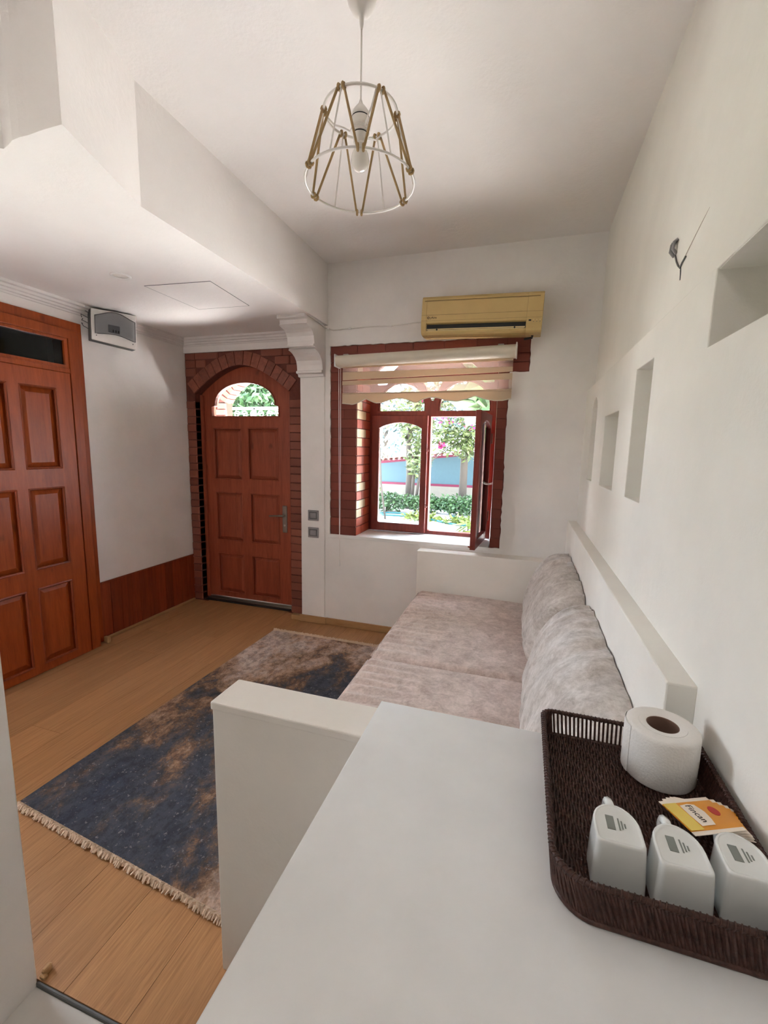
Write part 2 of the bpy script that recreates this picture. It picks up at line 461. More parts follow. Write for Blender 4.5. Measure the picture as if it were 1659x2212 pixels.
# ------------------------------------------------------------------ front door wall: plaster above, painted bricks with an arched opening
DX0, DX1, DXC = -2.963, -1.973, -2.468
def zarch(x):
    t_ = min(1, abs((x-DXC)/(.495))); return 1.996+.24*(1-t_**1.72)
arch = [(DX0+(DX1-DX0)*i/28, zarch(DX0+(DX1-DX0)*i/28)) for i in range(29)]
open_pts = [(DX0, -.02)] + arch + [(DX1, -.02)]
wd = obj('wall_front_door', prism([[(-3.2, -.12), (DX0, -.12)] + arch + [(DX1, -.12), (-1.70, -.12), (-1.70, 2.36), (-3.2, 2.36)]], YD+.012, YD+.30, 'front'), M['mortar'])
struct(wd, 'painted brown brick wall with an arched opening around the front door', 'wall')
o = obj('plaster_band', B(-3.2, -1.70, YD-.004, YD+.30, 2.357, ZH), M['wall'], wd)
# arch voussoirs
arc_s = [0]
fine = [(DX0+(DX1-DX0)*i/400, zarch(DX0+(DX1-DX0)*i/400)) for i in range(401)]
for a, b_ in zip(fine, fine[1:]): arc_s.append(arc_s[-1]+math.dist(a, b_))
L = arc_s[-1]
def arc_at(s_):
    for i in range(len(arc_s)-1):
        if arc_s[i+1] >= s_: break
    f_ = (s_-arc_s[i])/(arc_s[i+1]-arc_s[i]); p, q = fine[i], fine[i+1]
    tx, tz = q[0]-p[0], q[1]-p[1]; l_ = math.hypot(tx, tz)
    return p[0]+tx*f_, p[1]+tz*f_, math.atan2(tz, tx)
nv = 15
for i in range(nv):
    d = .116 + rnd(-.005, .005); g_ = .0022; inn, out_ = [], []
    for q in range(5):
        x, z, a = arc_at(L*i/nv+g_+(L/nv-2*g_)*q/4)
        nx, nz = -math.sin(a), math.cos(a)
        inn.append((max(XL+.002, x+nx*.001), z+nz*.001)); out_.append((max(XL+.002, x+nx*d), z+nz*d))
    obj('brick', prism([inn+out_[::-1]], YD+rnd(-.002, .003), YD+.12, 'front', .0015), M['brickpaint'], wd)
# coursed bricks left, right and in the spandrels
def zext(x):
    t_ = abs(x-DXC)
    return zarch(x)+.118*(1+.22*min(1, t_/.5))
z = 0.004; i = 0
while z < 2.34:
    h = rnd(.066, .078)
    if z+h > 2.33: h = 2.357-z
    zc_ = z+h/2
    if z+h < 1.99:
        jl = rnd(-.006, .006)
        brick(wd, M['brickpaint'], (XL+DX0)/2+.001, YD+.055+rnd(-.002, .003), zc_, DX0-XL-.002, .11, h-.004)
        brick(wd, M['brickpaint'], (DX1-1.80)/2, YD+.055+rnd(-.002, .003), zc_, -1.80-DX1-.004, .11, h-.004)
    else:
        # find horizontal extent outside the extrados
        for sgn, xa, xb in ((-1, XL, DXC), (1, DXC, -1.80)):
            xs = [xa+(xb-xa)*q/200 for q in range(201)]
            ok = [x for x in xs if zext(x) < z+.012]
            if z+h < 2.06: ok = []
            if not ok: continue
            e0, e1 = min(ok), max(ok)
            x = e0 if sgn < 0 else e0
            cut = rnd(.10, .22)
            while x < e1-.03:
                w_ = min(cut, e1-x)
                if e1-x-w_ < .05: w_ = e1-x
                brick(wd, M['brickpaint'], x+w_/2, YD+.055+rnd(-.003, .003), zc_, w_-.005, .11, h-.005)
                x += w_; cut = rnd(.18, .24)
    z += h; i += 1
# door sill strip and the front door
ds = obj('trim_5', merge(B(DX0, DX1, YD+.085, YD+.12, .004, .03, .003), B(DX0+.01, DX1, YD+.06, YD+.12, -.001, .012, .002)), M['metal'])
struct(ds, 'metal threshold strip under the brown front door', 'threshold')
bg_ = obj('trim_6', B(DX0+.02, DX1-.03, YD+.02, YD+.058, 0, .012, .004), M['black'])  # black strip put in for the shade of the gap at the threshold
struct(bg_, 'black strip standing for the dark gap along the front door threshold', 'threshold strip')

def panel_plate(a0, a1, b0, b1, base, top, plane, inset=.045):
    """fielded door panel: recessed plate with a chamfered raised field; base/top are depths along the normal axis"""
    bm = bmesh.new()
    def P(a, b, d): return (a, d, b) if plane == 'front' else (d, a, b)
    rings = []
    for ins, d in ((-.006, base), (.010, base), (inset, top), (inset+.002, top)):
        rings.append([bm.verts.new(P(a0+ins, b0+ins, d)), bm.verts.new(P(a1-ins, b0+ins, d)), bm.verts.new(P(a1-ins, b1-ins, d)), bm.verts.new(P(a0+ins, b1-ins, d))])
    for A, C in zip(rings, rings[1:]):
        for k in range(4): bm.faces.new((A[k], A[(k+1) % 4], C[(k+1) % 4], C[k]))
    bm.faces.new(rings[-1])
    back = [bm.verts.new(P(a, b, base+(.012 if plane == 'front' else -.012))) for a, b in ((a0-.006, b0-.006), (a1+.006, b0-.006), (a1+.006, b1+.006), (a0-.006, b1+.006))]
    for k in range(4): bm.faces.new((rings[0][k], rings[0][(k+1) % 4], back[(k+1) % 4], back[k]))
    bm.faces.new(back)
    return bm
def moulding(a0, a1, b0, b1, d, plane, r=.006):
    bm = bmesh.new()
    for q0, q1 in (((a0, b0), (a1, b0)), ((a1, b0), (a1, b1)), ((a1, b1), (a0, b1)), ((a0, b1), (a0, b0))):
        P = (lambda q: (q[0], d, q[1])) if plane == 'front' else (lambda q: (d, q[0], q[1]))
        tube(bm, [P(q0), P(q1)], r, 6)
    return bm
d2 = thing('door_2', 'brown panelled front door with a half-round glass light in a brick arch', 'door', (DXC, YD+.12, 0), kind='structure')
YL = YD+.10
def zleaf(x): return zarch(x)-.008
leaf = [(DX0+.004, .032)] + [(x+(.004 if x < DXC else -.004)*min(1, abs(x-DXC)*4), z+.004) for x, z in arch] + [(DX1-.004, .032)]
lun = [(-2.849, 1.797), (-2.136, 1.797), (-2.136, 1.883), (-2.172, 1.893)]
for i in range(1, 20):
    t_ = i/20*PI; lun.append((-2.4925+.32*math.cos(t_)*(1.0), 1.897+.197*math.sin(t_)**.92))
lun += [(-2.813, 1.893), (-2.849, 1.883)]
pan = [(-2.845, -2.535, 1.203, 1.686), (-2.466, -2.142, 1.206, 1.690), (-2.843, -2.537, .602, 1.078), (-2.455, -2.140, .602, 1.080), (-2.838, -2.535, .075, .474), (-2.449, -2.145, .075, .472)]
obj('leaf', prism([leaf, lun]+[rect(a, b_, c_, d_) for a, b_, c_, d_ in pan], YL, YL+.045, 'front', .002), M['door_b'], d2)
for a, b_, c_, d_ in pan:
    p_ = obj('panel', panel_plate(a, b_, c_, d_, YL+.022, YL+.006, 'front', .040), M['door_b'], d2)
    obj('moulding', moulding(a+.004, b_-.004, c_+.004, d_-.004, YL+.004, 'front', .0075), M['door_b'], p_)
g = obj('glass', prism([[(DXC+(x-DXC)*1.01, z) for x, z in lun]], YL+.02, YL+.026, 'front'), M['glass'], d2)
lb = [(-2.4925+(x+2.4925)*1.035, 1.93+(z-1.93)*1.06) for x, z in lun]
obj('glazing_bead', prism([lb, lun], YL-.008, YL+.002, 'front', .002), M['door_b'], d2)
obj('stop_moulding', B(DX0+.001, DX0+.03, YD+.07, YL+.0, .02, 1.99, .004), M['door_b'], d2)
h_ = obj('handle_plate', B(-2.106, -2.058, YL-.010, YL-.001, .732, .984, .006, 2), M['metal'], d2)
obj('handle_lever', merge(T([(-2.082, YL-.008, .893), (-2.082, YL-.045, .893)], .010, 10), T([(-2.076, YL-.045, .894), (-2.12, YL-.048, .893), (-2.18, YL-.046, .888), (-2.225, YL-.04, .884)], [.010, .009, .008, .007], 8)), M['metal'], h_, True)
obj('keyhole', T([(-2.082, YL-.012, .80), (-2.082, YL-.008, .80)], .010, 10), M['steel'], h_)

# ------------------------------------------------------------------ pilaster, corbel, front (window) wall
pl = obj('wall_pilaster', B(-1.795, -1.575, YW-.012, YD+.3, -.02, 2.6, .004), M['wall'])
struct(pl, 'narrow white pilaster between the brick door and the window', 'pilaster')
prof = [(2.986, ZL), (2.986, 2.456), (3.024, 2.452), (3.024, 2.424), (3.010, 2.416), (3.040, 2.408), (3.080, 2.400), (3.110, 2.384), (3.128, 2.358), (3.136, 2.325), (3.138, 2.302),
        (3.122, 2.298), (3.122, 2.284), (3.160, 2.280), (3.146, 2.266), (3.176, 2.260), (3.208, 2.250), (3.242, 2.232), (3.268, 2.206), (3.280, 2.172), (3.284, 2.134), (3.266, 2.128), (3.266, 2.112), (3.296, 2.106), (3.302, 2.088), (3.330, 2.086), (3.36, 2.086), (3.36, ZL)]
cb = obj('trim_7', prism([prof], -1.800, -1.572, 'side', .0015), M['trim'])
struct(cb, 'white moulded plaster corbel under the end of the ceiling box', 'corbel')

OX0, OX1, OZ0, OZ1 = -1.306, -.215, .80, 2.27     # window opening
def ragged(pts, amp=.004, step=.03):
    out = []
    for p, q in zip(pts, pts[1:]+pts[:1]):
        n = max(1, int(math.dist(p, q)/step))
        for i in range(n):
            f_ = i/n; out.append((p[0]+(q[0]-p[0])*f_+rnd(-amp, amp)*(i > 0), p[1]+(q[1]-p[1])*f_+rnd(-amp, amp)*(i > 0)))
    return out
border = [(-1.53, .798), (-.140, .798), (-.140, 2.08), (-.008, 2.08), (-.008, 2.322), (-1.53, 2.322)]
wf = obj('wall_front', prism([rect(-1.60, .72, -.12, ZH+.05), ragged(border)], YW, YW+.016, 'front'), M['wall'])
struct(wf, 'white window wall behind the sofa with a painted brick window surround', 'wall')
obj('brick_core', prism([rect(-1.60, .72, -.12, ZH+.05), rect(OX0, OX1, OZ0-.02, OZ1)], YW+.016, YW+.40, 'front'), M['mortar'], wf)
z = OZ0; k = 0
while z < 2.25:
    h = .0735
    dpt = .006+rnd(0, .003)
    if k % 2 == 0:
        brick(wf, M['brickdark'], (-1.53+OX0)/2, YW+.016, z+h/2, OX0+1.53-.004, 2*dpt, h-.004)
    else:
        sp_ = -1.43+rnd(-.02, .02)
        brick(wf, M['brickdark'], (-1.53+sp_)/2, YW+.016, z+h/2, sp_+1.53-.004, 2*dpt, h-.004)
        brick(wf, M['brickdark'], (OX0+sp_)/2, YW+.016, z+h/2, OX0-sp_-.004, 2*dpt, h-.004)
    if z+h < 2.10:
        brick(wf, M['brickdark'], (OX1-.142)/2, YW+.016, z+h/2, -.142-OX1-.004, 2*dpt, h-.004)
    # left reveal, two bricks deep in running bond
    ysp = YW+.016+(.21 if k % 2 else .12)
    cream = (k % 8) in (2, 3, 5, 6) or k in (14,)
    brick(wf, M['brickcream'] if cream else M['brickred'], OX0, (YW+.016+ysp)/2, z+h/2, .012, ysp-YW-.016-.006, h-.008)
    brick(wf, M['brickred'], OX0, (ysp+YF+.01)/2, z+h/2, .012, YF+.01-ysp-.006, h-.008)
    z += h; k += 1
x = -1.53
while x < -.02:
    w_ = min(rnd(.20, .24), -.008-x)
    brick(wf, M['brickdark'], x+w_/2, YW+.016, 2.284, w_-.004, .016+rnd(0, .006), .070); x += w_
x = OX0
while x < OX1-.02:
    w_ = min(rnd(.20, .24), OX1-x); brick(wf, M['brickdark'], x+w_/2, YW+.016, 2.247, w_-.004, .012, .045); x += w_
for zz in (2.115, 2.185, 2.235):
    brick(wf, M['brickdark'], (-.142-.010)/2-.0, YW+.016, zz, .128, .014, .062)
    brick(wf, M['brickdark'], (OX1-.142)/2, YW+.016, zz, .07, .014, .062)
sl = obj('trim_8', merge(prism([[(-1.545, YW-.004), (-.222, YW-.004), (-.222, YF+.01), (OX0, YF+.01), (OX0, YW+.016), (-1.545, YW+.016)]], .772, .801, 'top', .003)), M['white'])
struct(sl, 'white painted window sill under the open casement', 'window sill')
bs = obj('baseboard_front', B(-1.565, -.735, YW-.014, YW-.0005, 0, .058, .003), M['skirt'])
struct(bs, 'oak skirting board along the foot of the window wall', 'baseboard')
bs = obj('baseboard_pilaster', merge(B(-1.808, -1.560, YW-.026, YW-.013, 0, .062, .003), B(-1.90, -1.797, YW-.015, YW+.03, 0, .045, .003)), M['skirt'])
struct(bs, 'oak skirting piece wrapped round the foot of the white pilaster', 'baseboard')

# ------------------------------------------------------------------ window: frame, fanlights, closed left sash, open right sash
w1 = thing('window_1', 'mahogany brown casement window with arched fanlights and one sash open', 'window', ((OX0+OX1)/2, YF, .80), kind='structure')
def fan(xc, r, zb, zt):
    pts = [(xc-r, zb), (xc+r, zb)]
    for i in range(0, 19):
        a = PI*i/18; pts.append((xc+r*math.cos(a), zt+r*math.sin(a)))
    return pts
FL, FR = fan(-1.020, .208, 1.843, 1.872), fan(-.492, .213, 1.843, 1.872)
vee = [(-.768, 1.925), (-.748, 1.925), (-.70, 2.03), (-.655, 2.105), (-.86, 2.105), (-.815, 2.03)]
dia1 = [(-1.272, 2.165), (-1.11, 2.165), (-1.045, 2.222), (-1.19, 2.222)]
dia2 = [(-.535, 2.222), (-.455, 2.222), (-.385, 2.165), (-.475, 2.165)]
tri1 = [(-1.255, 2.06), (-1.16, 2.06), (-1.10, 2.105), (-1.255, 2.105)]
tri2 = [(-.40, 2.105), (-.265, 2.105), (-.265, 2.06), (-.34, 2.06)]
hl, hr = rect(-1.268, -.790, .832, 1.795), rect(-.762, -.272, .832, 1.795)
holes = [hl, hr, FL, FR, vee, dia1, dia2, tri1, tri2]
fr = obj('frame', prism([rect(OX0+.001, OX1-.022, .802, OZ1-.001)]+holes, YF, YF+.07, 'front', .003), M['frame'], w1)
for hpts in (FL, FR):
    cx = sum(p[0] for p in hpts)/len(hpts)
    inn = [(cx+(p[0]-cx)*.94, 1.86+(p[1]-1.86)*.95) for p in hpts]
    obj('fanlight_bead', prism([hpts, inn], YF+.01, YF+.03, 'front'), M['frame'], w1)
for hpts in (FL, FR, vee, dia1, dia2, tri1, tri2):
    obj('pane', prism([hpts], YF+.033, YF+.037, 'front'), M['glass'], w1)
def sash_bm(x0, x1, z0, z1, y0, y1):
    gx0, gx1 = x0+.064, x1-.052
    top = z1-.105
    hole = [(gx0, z0+.068), (gx1, z0+.068), (gx1, top)]
    for i in range(1, 12):
        f_ = i/12; hole.append((gx1+(gx0-gx1)*f_, top+.048*math.sin(PI*f_)**.8))
    hole.append((gx0, top))
    return prism([rect(x0, x1, z0, z1), hole], y0, y1, 'front', .003), prism([hole], (y0+y1)/2-.002, (y0+y1)/2+.002, 'front')
sb, gb = sash_bm(-1.270, -.782, .815, 1.802, YF-.034, YF+.004)
sa = obj('sash', sb, M['frame'], w1); obj('pane', gb, M['glass'], sa)
rod = T([(-.774, YF-.042, z_) for z_ in (.86, 1.0, 1.2, 1.5, 1.72)], .004, 6)
for z_ in (1.05, 1.52): rod = merge(rod, T([(-.774+.010*math.cos(a), YF-.046, z_+.010*math.sin(a)) for a in [2*PI*q/10 for q in range(10)]], .003, 5, True))
obj('bolt_rod', rod, M['frame'], w1)
# open sash: same leaf swung inwards about its right edge
sb, gb = sash_bm(-.762, -.268, .815, 1.802, YF-.034, YF+.004)
hinge = Vector((-.262, YF-.034, 0))
ROT = Matrix.Translation(hinge) @ Matrix.Rotation(math.radians(85.5), 4, 'Z') @ Matrix.Translation(-hinge)
for q in (sb, gb): bmesh.ops.transform(q, matrix=ROT, verts=q.verts)
so = obj('open_sash', sb, M['frame'], w1); obj('pane', gb, M['glass'], so)
so['label'] = 'casement sash swung open into the room'
fe = ROT @ Vector((-.762, YF-.015, .82))
obj('sash_bolt', merge(T([fe+Vector((0, 0, .02)), fe+Vector((-.015, -.004, .015)), fe+Vector((-.03, -.006, .02))], .006, 6)), M['slat'], so)
cc = ROT @ Vector((-.55, YF-.034, 1.29))
chain = bmesh.new()
for q in range(9):
    f_ = q/8; p = cc.lerp(Vector((OX1+.002, YW+.10, 1.285)), f_) + Vector((0, 0, -.012*math.sin(PI*f_)))
    tube(chain, [p+Vector((.006*math.cos(a), 0, .006*math.sin(a))) for a in [2*PI*s_/8 for s_ in range(8)]], .0022, 5, True)
obj('chain', chain, M['steel'], w1)
for zz in (1.0, 1.62): obj('hinge', T([(-.258, YF-.036, zz-.04), (-.258, YF-.036, zz+.04)], .007, 8), M['metal'], w1)

# unseen side window, added behind the near wall end to hold the fill light
def simple_window(name, label, plane, a0, a1, b0, b1, d0, d1):
    t = thing(name, label, 'window', kind='structure')
    m_ = (a0+a1)/2
    obj('frame', prism([rect(a0, a1, b0, b1), rect(a0+.05, m_-.025, b0+.05, b1-.05), rect(m_+.025, a1-.05, b0+.05, b1-.05)], d0, d1, plane), M['frame'], t)
    dm = (d0+d1)/2
    obj('pane', prism([rect(a0+.05, m_-.025, b0+.05, b1-.05)], dm-.002, dm+.002, plane), M['glass'], t)
    obj('pane', prism([rect(m_+.025, a1-.05, b0+.05, b1-.05)], dm-.002, dm+.002, plane), M['glass'], t)
simple_window('window_added', 'added two-light window in the left wall, unseen behind the near wall end', 'side', .72, 1.32, .85, 1.95, XL-.12, XL-.07)

# ------------------------------------------------------------------ right wall: thick lower part with niches, upper part, bench walls
def arch_niche(y0, y1, z0, z1):
    r = (y1-y0)/2; pts = [(y0, z0), (y1, z0), (y1, z1-r)]
    for i in range(1, 12):
        a = PI*i/12; pts.append(((y0+y1)/2+r*math.cos(a), z1-r+r*math.sin(a)))
    return pts+[(y0, z1-r)]
ni = [arch_niche(2.79, 2.998, 1.362, 1.848), rect(2.157, 2.509, 1.360, 1.709), rect(1.658, 1.890, 1.361, 1.834), rect(.30, 1.200, 1.767, 1.932)]
wr = obj('wall_right', prism([rect(-2.6, YW+.01, -.12, ZS)]+ni, XT, XT+.18, 'side', .003), M['wallr'])
struct(wr, 'white right wall with shallow niches beside the sofa', 'wall')
obj('niche_back', B(XT+.178, XT+.30, -2.6, YW+.01, -.12, ZS-.001), M['wallr'], wr)
bm = bmesh.new(); ny, nz = 40, 8; grid = []
for i in range(ny+1):
    yy = -2.6+(YW+.01+2.6)*i/ny; row = []
    stp = .044*max(0, min(1, (yy-1.1)/2.2))**.8 + .002
    for j in range(nz+1):
        zz = ZS-.01+(ZH+.02-ZS)*j/nz; f_ = (j/nz)**.55
        row.append(bm.verts.new((XT+stp+(XR-XT-stp)*f_*max(.25, min(1, (yy+.5)/1.6)), yy, zz)))
    grid.append(row)
for i in range(ny):
    for j in range(nz): bm.faces.new((grid[i][j], grid[i+1][j], grid[i+1][j+1], grid[i][j+1]))
g0 = bmesh.ops.extrude_face_region(bm, geom=list(bm.faces)); bmesh.ops.translate(bm, verts=[v for v in g0['geom'] if isinstance(v, bmesh.types.BMVert)], vec=(.25, 0, 0))
wu = obj('wall_right_upper', bm, M['wallr'], smooth=True, sharp=40)
struct(wu, 'upper part of the right wall set back above the niches', 'wall')
u_ = obj('wall_bench_back', B(.318, XT+.003, 1.019, YW, 0, 1.045, .004, 2), M['wallr'])
struct(u_, 'low white ledge along the right wall behind the sofa cushions', 'low wall')
fa = obj('wall_bench_end', B(-.744, .320, 3.212, YW+.002, 0, .756, .005, 2), M['arm'])
struct(fa, 'low white end wall of the sofa under the window', 'low wall')
def partition():
    bm = B(-.755, .37, .896, 1.016, 0, .846, .004)
    return merge(bm, B(-.758, .37, .8935, 1.0185, .828, .851, .004, 2))
pt = obj('wall_partition', partition(), M['arm'])
struct(pt, 'low white partition at the near end of the sofa', 'low wall')

# ------------------------------------------------------------------ counter
ZC = .905
ct = thing('counter', 'white counter with a smooth laminate top in the foreground', 'counter', (0, .2, 0))
obj('counter_top', B(-.303, XT-.001, -.55, .968, ZC-.036, ZC, .0025, 2), M['counter'], ct)
obj('counter_body', B(-.262, XT-.004, -.50, .885, 0, ZC-.037), M['white'], ct)

# ------------------------------------------------------------------ sofa: masonry bench, seat cushions, back cushions
bn = obj('sofa_bench', B(-.690, .316, 1.026, 3.210, 0, .335, .006, 2), M['arm'])
tag(bn, 'built-in white bench under the beige seat cushions', 'bench')
def softbox(x0, x1, y0, y1, z0, z1, n=(20, 30, 6), r=.03, disp=None):
    """rounded box surface as a grid, displaced along its normal"""
    bm = bmesh.new(); cx, cy, cz = (x0+x1)/2, (y0+y1)/2, (z0+z1)/2; hx, hy, hz = (x1-x0)/2, (y1-y0)/2, (z1-z0)/2
    cache = {}
    def V(i, j, k):
        key = (i, j, k)
        if key in cache: return cache[key]
        p = Vector((-hx+2*hx*i/n[0], -hy+2*hy*j/n[1], -hz+2*hz*k/n[2]))
        q = Vector((max(-hx+r, min(hx-r, p.x)), max(-hy+r, min(hy-r, p.y)), max(-hz+r, min(hz-r, p.z))))
        d = p-q
        nn = d.normalized() if d.length > 1e-9 else Vector((0, 0, 1))
        p = q+nn*min(r, d.length) if d.length > 1e-9 else p
        w = Vector((cx, cy, cz))+p
        if disp: w = w+disp(w, nn, (p.x/hx, p.y/hy, p.z/hz))
        cache[key] = bm.verts.new(w); return cache[key]
    nx, ny, nz = n
    for i in range(nx):
        for j in range(ny):
            bm.faces.new((V(i, j, nz), V(i+1, j, nz), V(i+1, j+1, nz), V(i, j+1, nz)))
            bm.faces.new((V(i, j, 0), V(i, j+1, 0), V(i+1, j+1, 0), V(i+1, j, 0)))
    for i in range(nx):
        for k in range(nz):
            bm.faces.new((V(i, 0, k), V(i+1, 0, k), V(i+1, 0, k+1), V(i, 0, k+1)))
            bm.faces.new((V(i, ny, k), V(i, ny, k+1), V(i+1, ny, k+1), V(i+1, ny, k)))
    for j in range(ny):
        for k in range(nz):
            bm.faces.new((V(0, j, k), V(0, j, k+1), V(0, j+1, k+1), V(0, j+1, k)))
            bm.faces.new((V(nx, j, k), V(nx, j+1, k), V(nx, j+1, k+1), V(nx, j, k+1)))
    return bm
def seat_disp(w, n, u):
    edge = max(0, (-u[0]-.25)/.75)                 # towards the front edge: gathered folds
    wr_ = math.sin(w.y*95+3*noise.noise(Vector((w.x*3, w.y*6, 0))))*.0075*edge*max(0, n.z+.3)*(.5+.8*abs(noise.noise(Vector((1, w.y*7, 2)))))
    pl_ = noise.noise(Vector((w.x*3, w.y*3, 1)))*.006 + noise.noise(Vector((w.x*11, w.y*11, 4)))*.0022
    puff = .012*(1-u[1]**2)*(1-u[0]**2)
    return Vector((0, 0, wr_+(pl_+puff if n.z > .3 else 0))) + Vector((n.x, 0, 0))*pl_*.5
for y0, y1, lab in ((1.030, 2.055, 'beige mottled seat cushion of the sofa nearest the counter'), (2.067, 3.208, 'beige mottled seat cushion of the sofa under the window')):
    s_ = thing('seat_cushion', lab, 'seat cushion', (-.2, (y0+y1)/2, .335), 'sofa seat cushions')
    obj('cushion', softbox(-.716, .312, y0, y1, .336, .448, (60, 150, 6), .03, seat_disp), M['seat'], s_, True)
    pp = bmesh.new()
    for zz in (.43, .352):
        tube(pp, [(-.715, y0+.02, zz), (-.715, y1-.02, zz)], .004, 6)
    obj('piping', pp, M['seat'], s_, True)
def back_cushion(y0, y1, seed, lean=.135):
    H0, H1 = .452, .865
    def disp(w, n, u):
        # pillow taper towards the edges, folds across
        e = (1-min(1, abs(u[1]))**4)
        t_ = (w.z-H0)/(H1-H0)
        belly = .030*math.sin(PI*min(1, max(0, t_*.9+.1)))*e
        ph = w.y*44 - w.x*20 + w.z*9 + 6.5*noise.noise(Vector((w.x*2+seed, w.y*2.6, w.z*2.6)))
        fold = math.sin(ph)*.5+math.sin(ph*1.9+1.3)*.25
        amp = .0165*(.3+1.2*abs(noise.noise(Vector((seed+5, w.y*4, w.z*5)))))*(.35+.65*t_)
        d_ = fold*amp+noise.noise(Vector((w.x*6, w.y*6, w.z*6+seed)))*.008
        v = Vector((n.x, n.y*.3, n.z)) * d_
        v.x -= belly if n.x < .2 else -belly*.2
        # rounded crown and leaning back
        v.x += (t_**1.2)*lean*(1 if n.x < .5 else .15)
        v.z -= .05*abs(u[1])**6*t_
        v.x += .02*abs(u[1])**8
        q = w+v
        v.x -= max(0, q.x-.314); v.z += max(0, .468-q.z)
        return v
    return softbox(.050, .306, y0, y1, H0, H1, (22, 130, 34), .085, disp)
for y0, y1, sd, lab in ((1.040, 2.130, 3.1, 'silvery crinkled back cushion of the sofa nearest the wicker tray'), (2.150, 3.195, 8.7, 'silvery crinkled back cushion of the sofa by the window wall')):
    s_ = thing('back_cushion', lab, 'cushion', (.2, (y0+y1)/2, .452), 'sofa back cushions')
    obj('cushion', back_cushion(y0, y1, sd), M['back'], s_, True)
    for yy in (y0+.012, y1-.012):
        obj('seam', T([(.20, yy, .50), (.235, yy, .62), (.262, yy, .74), (.275, yy, .80)], .004, 6), M['back'], s_, True)

# ------------------------------------------------------------------ rug
rg = thing('rug', 'navy and tan distressed rug with a cream fringe on the floor', 'rug', (-1.9585, 1.125, 0))
C00, C10, C11, C01 = Vector((-1.9585, 1.125)), Vector((-.772, 1.008)), Vector((-.730, 3.036)), Vector((-1.905, 3.036))
bm = bmesh.new(); NX, NY = 24, 40; top = []
for j in range(NY+1):
    row = []
    for i in range(NX+1):
        a, b_ = i/NX, j/NY
        p = (C00*(1-a)+C10*a)*(1-b_)+(C01*(1-a)+C11*a)*b_
        row.append(bm.verts.new((p.x, p.y, .009+.0015*noise.noise(Vector((p.x*4, p.y*4, 0))))))
    top.append(row)
for j in range(NY):
    for i in range(NX): bm.faces.new((top[j][i], top[j][i+1], top[j+1][i+1], top[j+1][i]))
e = [q for q in bm.edges if len(q.link_faces) == 1]
g0 = bmesh.ops.extrude_edge_only(bm, edges=e)
for v in [v for v in g0['geom'] if isinstance(v, bmesh.types.BMVert)]: v.co.z = .0005
obj('pile', bm, M['rug'], rg, True, sharp=50)
for A, Bp, out, nm in ((C00, C10, Vector((-.08, -1)), 'fringe'), (C01, C11, Vector((0, 1)), 'fringe')):
    bm = bmesh.new(); n_ = 420
    for i in range(n_):
        p = A.lerp(Bp, (i+rnd(-.4, .4)+.5)/n_); ln = rnd(.014, .030); s_ = rnd(-.012, .012)
        q0 = Vector((p.x, p.y, .008)); q1 = Vector((p.x+out.x*ln*.6+s_, p.y+out.y*ln*.6, .013+rnd(0, .008))); q2 = Vector((p.x+out.x*ln+s_*1.6, p.y+out.y*ln, .005+rnd(0, .006)))
        tube(bm, [q0, q1, q2], [.0045, .0045, .003], 4)
    kn = [A.lerp(Bp, i/160) for i in range(161)]
    tube(bm, [Vector((p.x+out.x*.010+rnd(-.002, .002), p.y+out.y*(.010+rnd(-.003, .003)), .009+rnd(-.002, .003))) for p in kn], .0075, 6)
    f_ = obj(nm, bm, M['fringe'], rg); f_['kind'] = 'stuff'

# ------------------------------------------------------------------ left (orange) door with transom
d1 = thing('door_1', 'orange pine panelled door with a dark glass transom at the left edge', 'door', (XL, 1.9, 0), kind='structure')
XD = -2.965
def ypl(v): return v*.969
cas_o, cas_i = 2.425, 2.345
obj('casing', prism([[(1.40, 0), (1.40, 2.345), (cas_o, 2.345), (cas_o, 0), (cas_i, 0), (cas_i, 2.268), (1.48, 2.268), (1.48, 0)]], XL, XL+.035, 'side', .004), M['door_a'], d1)
obj('jamb', prism([[(1.46, 0), (1.46, 2.275), (cas_i+.006, 2.275), (cas_i+.006, 0), (2.283, 0), (2.283, 2.215), (1.53, 2.215), (1.53, 0)]], XL-.06, XD-.005, 'side', .004), M['door_a'], d1)
obj('transom_bar', B(XL-.05, XD-.006, 1.53, 2.283, 1.985, 2.020, .004), M['door_a'], d1)
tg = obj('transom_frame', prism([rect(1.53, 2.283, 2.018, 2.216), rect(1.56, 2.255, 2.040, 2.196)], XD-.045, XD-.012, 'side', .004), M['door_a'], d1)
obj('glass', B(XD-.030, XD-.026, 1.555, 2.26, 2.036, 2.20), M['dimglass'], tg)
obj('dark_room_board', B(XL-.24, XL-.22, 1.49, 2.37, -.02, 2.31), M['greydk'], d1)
yb1, yb0 = ypl(2.345), ypl(1.575)
panL = []
for z0_, z1_ in ((1.352, 1.876), (.702, 1.228), (.060, .578)):
    panL.append((ypl(2.003), ypl(2.238), z0_, z1_)); panL.append((ypl(1.695), ypl(1.935), z0_, z1_))
obj('leaf', prism([rect(yb0, yb1, .004, 1.984)]+[rect(*q) for q in panL], XD-.045, XD, 'side', .002), M['door_a'], d1)
for q in panL:
    p_ = obj('panel', panel_plate(q[0], q[1], q[2], q[3], XD-.024, XD-.010, 'side', .042), M['door_a'], d1)
    obj('moulding', moulding(q[0]+.004, q[1]-.004, q[2]+.004, q[3]-.004, XD-.005, 'side', .0085), M['slat'], p_)

